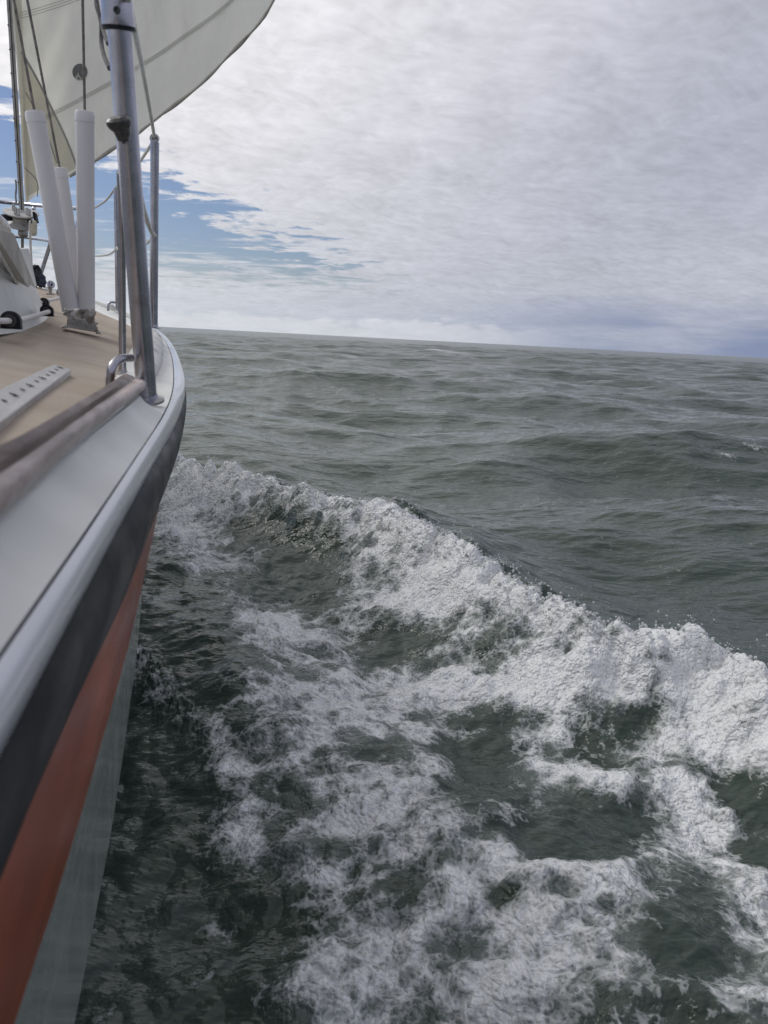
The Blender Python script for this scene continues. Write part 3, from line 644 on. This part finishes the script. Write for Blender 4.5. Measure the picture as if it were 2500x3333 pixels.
# flattened eye at its head
def eye(name, c, up, rt, R_, r_, th, matl, parent):
    nrm = up.cross(rt).normalized(); vs, fs = [], []; n = 24
    for s_ in (-1, 1):
        for rr in (r_, R_):
            for k in range(n):
                a = 2*math.pi*k/n; vs.append(c+(rt*math.cos(a)+up*math.sin(a))*rr+nrm*th*s_)
    for k in range(n):
        k2 = (k+1) % n
        fs += [(k, k2, n+k2, n+k), (2*n+k, 3*n+k, 3*n+k2, 2*n+k2), (n+k, n+k2, 3*n+k2, 3*n+k), (k, 2*n+k, 2*n+k2, k2)]
    return autosmooth(pymesh(name, vs, fs, matl, parent), 40)
eye('lifeline_eye', at(503, 450, 2.46), dC, CR.copy(), .0128, .0050, .007, M['steel'], c_)
lathe('lifeline_hole', at(502, 764, 2.475), (0, -1, 0), [(.0062, 0), (.0075, .0015), (.0062, .002), (.004, .0)], M['hole'], c_, 18)
tube('brace_bail', [at(478, 1046, 2.5), at(472, 1050, 2.45), at(474, 1075, 2.42)], .006, M['steel'], c_, n=14)
bA = at(383, 1008, 3.85); tA = at(377, 612, 3.8)
a_ = stanchion(bA, tA, .0102)
tube('stanchion_brace', [at(352, 1012, 3.75), at(353, 992, 3.75), at(360, 984, 3.76), at(374, 984, 3.8)], .0058, M['steel'], a_, n=20)
box('cleat', at(366, 1000, 3.72), CR*.008, CF*.02, CU*.009, M['gel'], boat)
lathe('lifeline_eye', at(382, 810, 3.80), (0, -1, 0), [(.006, 0), (.010, .002), (.006, .008)], M['vinyl'], a_, 12)
def rope(name, pts, r, matl, parent=boat, n=40, seg=10): return tube(name, pts, r, matl, parent, n=n, seg=seg)
rope('lifeline', [at(408, -60, .95), at(420, 20, 1.05), at(438, 100, 1.25), at(468, 250, 1.75), at(503, 447, 2.45)], .0048, M['vinyl'])
rope('lifeline', [at(503, 452, 2.46), at(487, 478, 2.62), at(445, 540, 3.0), at(400, 590, 3.5), at(377, 610, 3.8), at(345, 652, 4.1), at(300, 680, 4.45), at(262, 688, 4.75)], .0048, M['vinyl'])
rope('lifeline', [at(400, 430, 1.12), at(440, 560, 1.35), at(456, 640, 1.6), at(474, 705, 1.95), at(492, 752, 2.3), at(504, 767, 2.46)], .0062, M['vinyl'])
rope('lifeline', [at(503, 768, 2.48), at(488, 782, 2.6), at(460, 806, 2.95), at(420, 818, 3.4), at(382, 811, 3.8), at(360, 826, 4.0), at(335, 832, 4.2), at(305, 832, 4.45), at(270, 824, 4.8)], .0048, M['vinyl'])
# ------------------------------------------------------------------ shrouds in their white covers
def cover(xb, yb, Yb, xt, yt, Yt, r, wire_top, Yw):
    b_, t_ = at(xb, yb, Yb), at(xt, yt, Yt); d_ = (t_-b_).normalized(); L_ = (t_-b_).length
    c1 = lathe('shroud_cover', b_, d_, [(r, 0), (r, L_*.5), (r, L_-.035), (r*1.0, L_-.024)], M['pvc'], boat, 32)
    lathe('end_cap', t_-d_*.028, d_, [(r*1.02, 0), (r*1.05, .001), (r*1.05, .020), (r*.93, .027), (r*.35, .029), (r*.2, .029)], M['pvc'], c1, 32)
    w_ = at(wire_top[0], wire_top[1], Yw)
    rope('shroud', [t_-d_*.02, w_, w_+(w_-t_).normalized()*5], .0036, M['wire'], n=4, seg=8)
cover(231, 1012, 2.22, 112, 360, 2.14, .0235, (45, 0), 2.06)
cover(281, 1012, 2.24, 276, 360, 2.18, .0235, (269, 0), 2.10)
cover(262, 1005, 2.42, 194, 545, 2.36, .0195, (89, 0), 2.22)
q = [at(213, 1008, 2.20), at(308, 1008, 2.22), at(322, 1082, 2.18), at(217, 1062, 2.16)]
box_t = slab('chainplate_boot', [at(220, 1035, 2.17), at(309, 1043, 2.19), at(323, 1083, 2.18), at(218, 1064, 2.16)], V3(-.022, .05, 0), M['steel2'], boat, .002)
# torn tape wrapped round the top of the boot
tv, tf = [], []; nT = 30
for i in range(nT):
    f_ = i/(nT-1); x_ = 210+f_*98
    lowy = 1018+16*f_+8*math.sin(f_*9)+5*math.sin(f_*23+1)+(10 if f_ > .25 else 0)+4*random.random()
    for k in range(6):
        y_ = 1006+(lowy-1006)*k/5; tv.append(at(x_+4*math.sin(k*1.3), y_, 2.15-.006*math.sin(f_*14+k)-.004*random.random()))
for i in range(nT-1):
    for k in range(5): tf.append((i*6+k, i*6+k+1, (i+1)*6+k+1, (i+1)*6+k))
tp = pymesh('torn_tape', tv, tf, M['tape'], box_t); md = tp.modifiers.new('t', 'SOLIDIFY'); md.thickness = .003
slab('boot_top', [at(214, 1012, 2.17), at(306, 1012, 2.19), at(309, 1042, 2.19), at(219, 1034, 2.17)], V3(-.02, .045, 0), M['tape'], box_t)
slab('base_plate', [at(200, 1066, 2.13), at(218, 1062, 2.16), at(322, 1080, 2.18), at(329, 1088, 2.14), at(318, 1072, 2.24), at(206, 1056, 2.22)], V3(0, 0, -.003), M['steel2'], box_t)
for x_, y_, yy in ((210, 1066, 2.14), (319, 1085, 2.15), (314, 1054, 2.5)):
    lathe('bolt', at(x_, y_, yy), (0, 0, 1), [(.006, -.002), (.006, .003), (.003, .0045)], M['steel2'], box_t, 8)
# slack dark rope by the near stanchion
dr = rope('rope', [at(305, -60, 1.45), at(318, 25, 1.42), at(329, 75, 1.4), at(330, 140, 1.38), at(340, 185, 1.3), at(357, 222, 1.15)], .0034, M['drope'], None, 50)
tag(dr, 'dark slack rope behind the nearest stanchion, reaching lower than its twin', 'rope')
dr2 = rope('rope', [at(316, -60, 1.46), at(313, 10, 1.43), at(325, 55, 1.41), at(338, 105, 1.36), at(352, 142, 1.2)], .0032, M['drope'], None, 50)
tag(dr2, 'dark rope crossing its longer twin behind the stanchion collar, ending higher', 'rope')

# ------------------------------------------------------------------ deck fittings
def track_pt(x, y): 
    d = ray(x, y); p = CAMP.copy()
    for i in range(60):
        Yt = .25+i*.03; p = at(x, y, Yt)
        if p.z < deckz(p.x, p.y)+.012: break
    return p
A0, A1, B0, B1 = track_pt(-60, 1296), track_pt(175, 1185), track_pt(-60, 1420), track_pt(231, 1202)
tk = slab('genoa_track', [A0, A1, B1, B0], V3(0, 0, -.009), M['track'], boat, .001)
slab('track_bed', [A0.lerp(B0, .15)+V3(0, 0, -.009), A1.lerp(B1, .12)+V3(0, -.005, -.009), B1.lerp(A1, .12)+V3(0, -.01, -.009), B0.lerp(A0, .1)+V3(0, 0, -.009)], V3(0, 0, -.012), M['hole'], tk)
for i in range(11):
    f_ = 1-(i*.088+.05); c0 = A0.lerp(A1, f_).lerp(B0.lerp(B1, f_), .5)+V3(0, 0, .0012)
    lx = (A1-A0).normalized(); ly = (B1-A1).normalized()
    big_ = i % 2 == 0; r1_, r2_ = (.0065, .0040) if big_ else (.0040, .0028)
    vs = []; n = 16
    for k in range(n):
        a = 2*math.pi*k/n; w1 = 1+.45*math.cos(4*a); vs.append(c0+lx*math.cos(a)*r2_*w1+ly*math.sin(a)*r1_*w1)
    slab('track_hole', vs, V3(0, 0, -.0008), M['hole'], tk)
# black fairleads with a white tube running through them
def fairlead(x, y, Yd, R_, label):
    c0 = at(x, y, Yd); rt, upv = Vector((.95, .25, 0)).normalized(), V3(0, 0, 1); nrm = rt.cross(upv).normalized()
    prof = []; n = 20; vs, fs = [], []
    outer = [(math.cos(math.pi*k/n)*R_, math.sin(math.pi*k/n)*R_) for k in range(n+1)]+[(-R_, -R_*.85), (R_, -R_*.85)]
    ri = R_*.52; inner = [(math.cos(math.pi*k/n)*ri, math.sin(math.pi*k/n)*ri) for k in range(n+1)]+[(-ri, -ri), (ri, -ri)]
    m_ = len(outer)
    for s_ in (-1, 1):
        for ring in (outer, inner):
            for (p_, q_) in ring: vs.append(c0+rt*p_+upv*q_+nrm*(.010*s_))
    for k in range(m_):
        k2 = (k+1) % m_
        fs += [(k, k2, m_+k2, m_+k), (2*m_+k, 3*m_+k, 3*m_+k2, 2*m_+k2), (k, 2*m_+k, 2*m_+k2, k2), (m_+k, m_+k2, 3*m_+k2, 3*m_+k)]
    f_ = autosmooth(pymesh('fairlead', vs, fs, M['black'], boat), 30); f_['label'] = label
    lathe('fairlead_bush', c0-nrm*.011, nrm, [(ri*.72, 0), (ri*1.25, 0), (ri*1.25, .022), (ri*.72, .022), (ri*.72, .0)], M['knob'], f_, 20)
    return c0
f1 = fairlead(36, 1044, 1.62, .0195, 'nearest black horseshoe fairlead')
f2 = fairlead(153, 1012, 2.25, .0175, 'middle black horseshoe fairlead')
f3 = fairlead(144, 985, 2.55, .0150, 'farthest black horseshoe fairlead')
ct = rope('furling_tube', [f1+V3(-.32, -.55, -.01), f1+V3(-.06, -.1, -.002), f1, f1.lerp(f2, .5)+V3(0, 0, -.004), f2+V3(.0, .02, 0)], .0062, M['pvc'])
rope('furling_tube', [f3+V3(-.02, -.12, -.012), f3+V3(-.005, -.02, 0), f3+V3(-.05, .5, .06)], .0058, M['pvc'])

# cabin trunk, its side windows and grab rail
def ctop(x, y): return None
cb = [(-.42, -1.6), (-.58, .6), (-.87, 1.75), (-.985, 2.15), (-1.08, 2.45), (-1.19, 2.68)]
cabrow = []
for i, (x_, y_) in enumerate(cb):
    e_ = deckz(x_, y_)-.005; hgt_ = [.25, .25, .26, .26, .17, .01][i]
    ins = .06*hgt_/.25; mx = cl(y_)
    cxr = [Vector((x_+.015, y_, e_)), Vector((x_, y_, e_+.02)), Vector((x_-ins*.85, y_-.0, e_+hgt_*.86)), Vector((x_-ins-.03, y_, e_+hgt_*.97)), Vector((x_-ins-.10, y_, e_+hgt_*1.05)), Vector((mx, y_, e_+hgt_*1.05+.12)), Vector((2*mx-x_+.1, y_, e_+hgt_+.2)), Vector((2*mx-x_, y_, e_+.2))]
    cabrow.append(cxr)
vs = [p for r in cabrow for p in r]; m_ = len(cabrow[0]); fs = [(i*m_+k, i*m_+k+1, (i+1)*m_+k+1, (i+1)*m_+k) for i in range(len(cabrow)-1) for k in range(m_-1)]
fs.append(tuple((len(cabrow)-1)*m_+k for k in range(m_)))
cabin = pymesh('cabin', vs, fs, M['gel'], boat, smooth=True); sb = cabin.modifiers.new('s', 'SUBSURF'); sb.levels = 2; sb.render_levels = 3
wf = [at(-40, 700, 1.7), at(4, 745, 1.85), at(38, 768, 1.98), at(107, 937, 2.42), at(105, 974, 2.42), at(80, 976, 2.36), at(-40, 748, 1.6)]
frm = slab('window_frame', wf, V3(.012, -.01, .004), M['frame'], cabin, .002)
slab('window_pane', [at(8, 752, 1.84), at(36, 774, 1.955), at(99, 930, 2.36), at(78, 936, 2.30)], V3(.012, -.035, .0), M['pane'], frm, .002)
slab('window_sill', [at(-30, 790, 1.60), at(-22, 776, 1.62), at(84, 966, 2.33), at(79, 974, 2.32)], V3(.014, -.03, .0), M['frame'], frm, .002)
slab('hinge_bracket', [at(82, 938, 2.34), at(104, 938, 2.37), at(104, 968, 2.37), at(84, 970, 2.34)], V3(.0, -.02, 0), M['frame'], frm, .002)
for x_, y_ in ((84, 957), (91, 956), (98, 955)): lathe('screw', at(x_, y_, 2.305), (0, -1, 0), [(.0030, 0), (.0030, .003)], M['hole'], frm, 8)
lathe('hinge_pin', at(110, 950, 2.40), (1, 0, 0), [(.006, -.004), (.006, .004)], M['black'], frm, 10)
slab('forward_hatch_lid', [at(60, 808, 2.75), at(76, 806, 2.80), at(103, 930, 2.85), at(88, 935, 2.75)], V3(.01, .02, 0), M['gel'], cabin, .002)
rope('grab_rail', [at(-30, 690, 1.7), at(0, 716, 1.85), at(16, 732, 2.0), at(24, 752, 2.05)], .010, M['steel'], cabin)

# pulpit at the bow
pm = M['steel']
pul = rope('pulpit', [at(-240, 640, 4.7), at(-100, 636, 5.3), at(0, 656, 5.55), at(60, 662, 5.55), at(140, 670, 5.4), at(200, 676, 5.1), at(262, 678, 4.75)], .0125, pm, n=60)
rope('pulpit_rail', [at(-200, 755, 4.8), at(-50, 768, 5.4), at(50, 770, 5.5), at(110, 776, 5.4), at(160, 784, 5.2), at(225, 800, 4.9), at(275, 826, 4.7)], .010, pm, pul, n=50)
rope('pulpit_leg', [at(120, 930, 5.25), at(162, 800, 5.2), at(196, 690, 5.1)], .0125, pm, pul)
rope('pulpit_leg', [at(186, 960, 4.75), at(212, 900, 4.72), at(240, 800, 4.75), at(262, 680, 4.75)], .0125, pm, pul)
rope('pulpit_leg', [at(92, 740, 5.45), at(108, 690, 5.5), at(112, 666, 5.55)], .0125, pm, pul)
for x_, y_, yy in ((120, 932, 5.25), (186, 962, 4.75)):
    lathe('foot', at(x_, y_, yy), (0, 0, 1), [(.035, 0), (.035, .006), (.018, .012)], M['steel2'], pul, 16)
# roller furler
ftop = at(31, 0, 4.75); fbot = at(72, 690, 5.15); fd = (ftop-fbot).normalized()
fur = lathe('furler_drum', at(70, 718, 5.15), fd, [(.03, -.05), (.05, -.045), (.088, -.035), (.092, -.028), (.06, -.012), (.052, .0), (.058, .015), (.062, .022), (.05, .03), (.098, .042), (.106, .047), (.104, .052), (.03, .058), (.02, .066)], M['plast'], boat, 32)
rope('foil', [fbot-fd*.02, ftop, ftop+fd*4], [.0, .0][0] or .0165, M['plast'], fur, n=6, seg=6)
rope('foil_seam', [fbot+V3(.006, -.016, 0), ftop+V3(.006, -.016, 0)], .003, M['hole'], fur, n=2, seg=6)
for k in range(9):
    p_ = fbot.lerp(ftop, .05+k*.105)+V3(-.009, -.015, 0); lathe('rivet', p_, (0, -1, 0), [(.004, 0), (.004, .003)], M['hole'], fur, 8)
box('guard_lug', at(22, 708, 5.1), CR*.035, CF*.02, CU*.018, M['black'], fur, .3)
box('guard_lug', at(116, 708, 5.1), CR*.008, CF*.02, CU*.030-CR*.006, M['black'], fur, .2)
for x_, y_ in ((44, 675), (50, 685), (60, 690), (88, 688), (95, 692)):
    box('clevis', at(x_, y_, 5.06), CR*.008, CF*.008, CU*.022, M['plast'], fur, .2)
box('toggle_body', at(75, 752, 5.12), CR*.026, CF*.02, CU*.035, M['steel2'], fur, .2)
box('line_guide', at(107, 742, 5.05), CR*.026, CF*.02, CU*.05, M['cream'], fur, .5)
rope('stay_rod', [at(73, 770, 5.15), at(73, 812, 5.2), at(75, 935, 5.3)], .009, M['steel2'], fur, n=4)
eye('line_ring', at(97, 721, 5.0), CU.copy(), CR.copy(), .015, .009, .004, M['black'], fur)
rope('snap_shackle', [at(51, 585, 5.0), at(53, 610, 5.0), at(51, 640, 5.0), at(55, 668, 5.0)], .0055, M['steel2'], fur)
fl = rope('rope', [at(97, 722, 4.98), at(99, 790, 4.98), at(103, 870, 4.95), at(106, 942, 4.9)], .0072, M['rope'], None, 30)
tag(fl, 'white furling rope dropping from the roller drum to the foredeck', 'rope')
# pulley block standing on the foredeck
bb = empty('pulley_block', at(164, 957, 4.3), 'small chrome pulley block standing upright on the foredeck', 'pulley')
def inb(o): o.parent = bb; o.matrix_parent_inverse = bb.matrix_world.inverted(); return o
for s_ in (-1, 1):
    inb(eye('cheek', at(163+s_*3, 926, 4.3), CU.copy(), (CR*.7+CF*.7*s_).normalized(), .021, .009, .002, M['steel'], None))
inb(lathe('sheave', at(163, 926, 4.31), (.7, -.7, 0), [(.014, -.004), (.011, 0), (.014, .004)], M['knob'], None, 20))
inb(tube('shank', [at(163, 934, 4.3), at(164, 946, 4.3), at(164, 958, 4.3)], [.013, .008, .006], M['steel2'], None, n=8))
inb(lathe('base', at(164, 957, 4.3), (0, 0, 1), [(.022, -.004), (.022, .002), (.008, .004)], M['steel2'], None, 16))
# dark lashed bundles at the bow
def bundle(x, y, Yd, rx, rz, matl, label):
    bm = bmesh.new(); bmesh.ops.create_icosphere(bm, subdivisions=4, radius=1); c0 = at(x, y, Yd)
    for v in bm.verts:
        n_ = v.co.normalized(); k = 1+.10*math.sin(n_.z*9+n_.x*3)+.06*math.sin(n_.x*11+n_.y*7+2)
        sq = (abs(n_.x)**3+abs(n_.y)**3+abs(n_.z)**3)**(-1/3)
        v.co = c0+Vector((n_.x*rx, n_.y*rx, n_.z*rz))*k*(.5+.5*sq)
    me_ = bpy.data.meshes.new('bundle'); bm.to_mesh(me_); bm.free(); me_.polygons.foreach_set('use_smooth', [True]*len(me_.polygons))
    o = mkobj('canvas_bundle', me_, matl); return tag(o, label, 'bundle')
bd1 = bundle(117, 900, 5.0, .036, .066, M['cloth'], 'black canvas bundle with a handle loop by the pulpit leg')
hl = tube('handle', [at(113, 876, 4.97), at(116, 867, 4.97), at(124, 866, 4.97), at(129, 876, 4.97)], .006, M['black'], bd1, n=16)
bundle(135, 915, 5.0, .026, .042, M['navy'], 'smaller navy canvas bundle right of the black one at the bow')

# ------------------------------------------------------------------ the headsail
foot_px = [(84, 662, 5.05), (128, 632, 5.0), (180, 602, 4.93), (228, 577, 4.85), (270, 552, 4.75), (307, 530, 4.66), (380, 480, 4.45), (440, 445, 4.28), (505, 393, 4.05), (570, 345, 3.86), (640, 290, 3.66), (700, 232, 3.50), (760, 170, 3.34), (810, 118, 3.22), (850, 72, 3.1), (893, 0, 2.98), (925, -90, 2.85), (950, -220, 2.72), (965, -400, 2.6)]
foot = [at(*p) for p in foot_px]
NS, NTt = 121, 81
fc = catmull(foot, NS); luff0 = at(82, 650, 5.08); luff1 = at(38, 0, 4.76)
LV = (luff1-luff0)*2.6
def sailpt(i, tt):
    s_ = i/(NS-1); p = fc[i]
    V_ = LV*(1-.06*s_)+Vector((-.25*s_, -.10*s_, 0))*1.0
    bel = Vector((.28, -.10, 0))*math.sin(math.pi*min(1, s_*1.05))*(tt*(1.3-tt))*.9
    q_ = p+V_*tt+bel
    wr = .010*math.sin(s_*34+tt*9)*(1-sst(tt, 0, .25))+.006*math.sin(s_*75+3*tt)*(1-sst(tt, 0, .06))+.016*math.sin(s_*16-tt*22)*.6+.004*math.sin(s_*52-tt*60)
    edge = .012*math.sin(s_*40)*math.sin(s_*13+1)*(1-sst(tt, 0, .05))
    return q_+Vector((wr*.8, -wr, edge*.6))
ts = [(k/(NTt-1))**1.5 for k in range(NTt)]
sv = [sailpt(i, tt) for i in range(NS) for tt in ts]; sf = [(i*NTt+k, (i+1)*NTt+k, (i+1)*NTt+k+1, i*NTt+k+1) for i in range(NS-1) for k in range(NTt-1)]
sailm = mat('sailcloth', (0.90, 0.90, 0.84), .6, 0, .06, 3.0, .25, 300, dirt=(.74, .73, .64), dscale=2.4, dth=(.5, .8), trans=(.70, (1.0, .975, .91)))
sailp = mat('sail_patch_cloth', (0.70, 0.69, 0.62), .6, 0, .05, 4.0, .2, 200, dirt=(.52, .48, .40), dscale=9, dth=(.6, .8), trans=(.52, (1.0, .97, .88)))
tapem = mat('seam_thread', (0.34, 0.34, 0.31), .8, 0, .1, 20, 0, trans=(.3, (1, 1, 1)))
hem = mat('sail_hem', (0.44, 0.43, 0.39), .8, 0, .12, 12, .3, 120, trans=(.25, (1, .95, .88)))
sail = empty('headsail', luff0, 'large translucent off-white headsail bellying out above the foredeck', 'sail')
bpy.context.view_layer.update()
def ins(o): o.parent = sail; o.matrix_parent_inverse = sail.matrix_world.inverted(); return o
ins(pymesh('sail_cloth', sv, sf, sailm, None))
# inverse lookup: photograph position -> point on the cloth
SA = np.array([p[:] for p in sv]); SX, SY = proj(SA[:, 0], SA[:, 1], SA[:, 2])
def onsail(x, y, off=.004):
    d_ = (SX-x)**2+(SY-y)**2; k = np.argpartition(d_, 14)[:14]; w_ = 1/(d_[k]+40); p = (SA[k]*w_[:, None]).sum(0)/w_.sum()
    p = Vector(p); dr_ = ray(x, y); Yd = p.y; q_ = at(x, y, Yd); return q_-dr_.normalized()*off
def strip(name, px_pts, wpx, matl, off=.006, n=60):
    pp = catmull([Vector((x, y, 0)) for x, y in px_pts], n); vs, fs = [], []
    for i, p in enumerate(pp):
        tg = (pp[min(i+1, n-1)]-pp[max(i-1, 0)]).normalized(); nr = Vector((-tg.y, tg.x, 0))
        ww = wpx if not callable(wpx) else wpx(i/(n-1))
        for s_ in (-1, 1): vs.append(onsail(p.x+nr.x*ww*s_, p.y+nr.y*ww*s_, off))
    fs = [(2*i, 2*i+1, 2*i+3, 2*i+2) for i in range(n-1)]
    o = ins(pymesh(name, vs, fs, matl, None)); md_ = o.modifiers.new('t', 'SOLIDIFY'); md_.thickness = .0012; return o
seam1 = [(132, 388), (170, 371), (250, 330), (358, 271), (410, 242), (463, 210), (535, 165), (607, 113), (690, 55), (760, -5), (800, -50)]
seam2 = [(58, 52), (100, 42), (160, 24), (232, 0), (300, -28)]
for sm in (seam1, seam2):
    gaps = (-5.5, 0, 5.5) if sm is seam1 else (-9, 0, 9)
    for g in gaps: strip('seam', [(x, y+g) for x, y in sm], 0.62, tapem)
def poly_on(name, pts, matl, off):
    P_ = []; n = len(pts)
    bm = bmesh.new()
    # triangulated patch laid on the cloth: fan of subdivided rows between left and right edges
    L_ = catmull([Vector((*p, 0)) for p in pts[0]], 30); Rr = catmull([Vector((*p, 0)) for p in pts[1]], 30); vs, fs = [], []
    for i in range(30):
        for k in range(9): q_ = L_[i].lerp(Rr[i], k/8); vs.append(onsail(q_.x, q_.y, off))
    fs = [(i*9+k, i*9+k+1, (i+1)*9+k+1, (i+1)*9+k) for i in range(29) for k in range(8)]
    bm.free(); o = ins(pymesh(name, vs, fs, matl, None)); return o
poly_on('tack_patch', [[(66, 160), (76, 300), (80, 450), (84, 560), (90, 640)], [(70, 166), (120, 255), (175, 365), (215, 450), (250, 545)]], sailp, .004)
poly_on('luff_tape', [[(40, -20), (58, 200), (68, 400), (78, 560), (86, 656)], [(70, -20), (76, 200), (84, 400), (90, 560), (93, 652)]], sailp, .009)
strip('patch_edge', [(70, 166), (120, 255), (175, 365), (215, 450), (252, 545)], 3.0, hem, .010)
strip('patch_stitching', [(84, 300), (115, 360), (150, 430), (185, 530)], 1.2, tapem, .008)
strip('patch_stitching', [(80, 545), (120, 590), (122, 640)], 1.2, tapem, .008)
def footoff(px_pts, up_): return [(x-up_*.35, y-up_) for x, y in px_pts]
fpx = [(x, y) for x, y, _ in foot_px[3:17]]
strip('foot_hem', footoff(fpx, 3), lambda f_: 5.0+2.5*math.sin(f_*37)*math.sin(f_*11), hem, .008, 160)
# round sailmaker's patch: a dark disc with a pale flame-shaped mark
dc = (260, 234)
def disc(name, cx, cy, rx, ry, matl, off, pts=None):
    if pts is None: pts = [(cx+rx*math.cos(2*math.pi*k/28), cy+ry*math.sin(2*math.pi*k/28)) for k in range(28)]
    vs = [onsail(x, y, off) for x, y in pts]
    o = ins(pymesh(name, vs, [tuple(range(len(vs)))], matl, None, False)); md_ = o.modifiers.new('t', 'SOLIDIFY'); md_.thickness = .001; return o
dk = mat('grey_emblem', (0.17, 0.17, 0.15), .5, 0, .1, 30, 0, trans=(.3, (1, 1, 1)))
pl = mat('pale_emblem', (0.66, 0.67, 0.60), .5, 0, .05, 30, 0, trans=(.5, (1, 1, .95)))
disc('round_emblem', dc[0], dc[1], 24.5, 27, dk, .010)
disc('emblem_mark', 0, 0, 0, 0, pl, .014, [(255, 234), (257, 242), (262, 250), (268, 256), (262, 261), (254, 262), (247, 259), (244, 250), (249, 245)])
disc('emblem_mark', 0, 0, 0, 0, dk, .016, [(254, 250), (258, 252), (259, 257), (253, 257)])
S.cycles.samples = 96 if hasattr(S, 'cycles') else 64
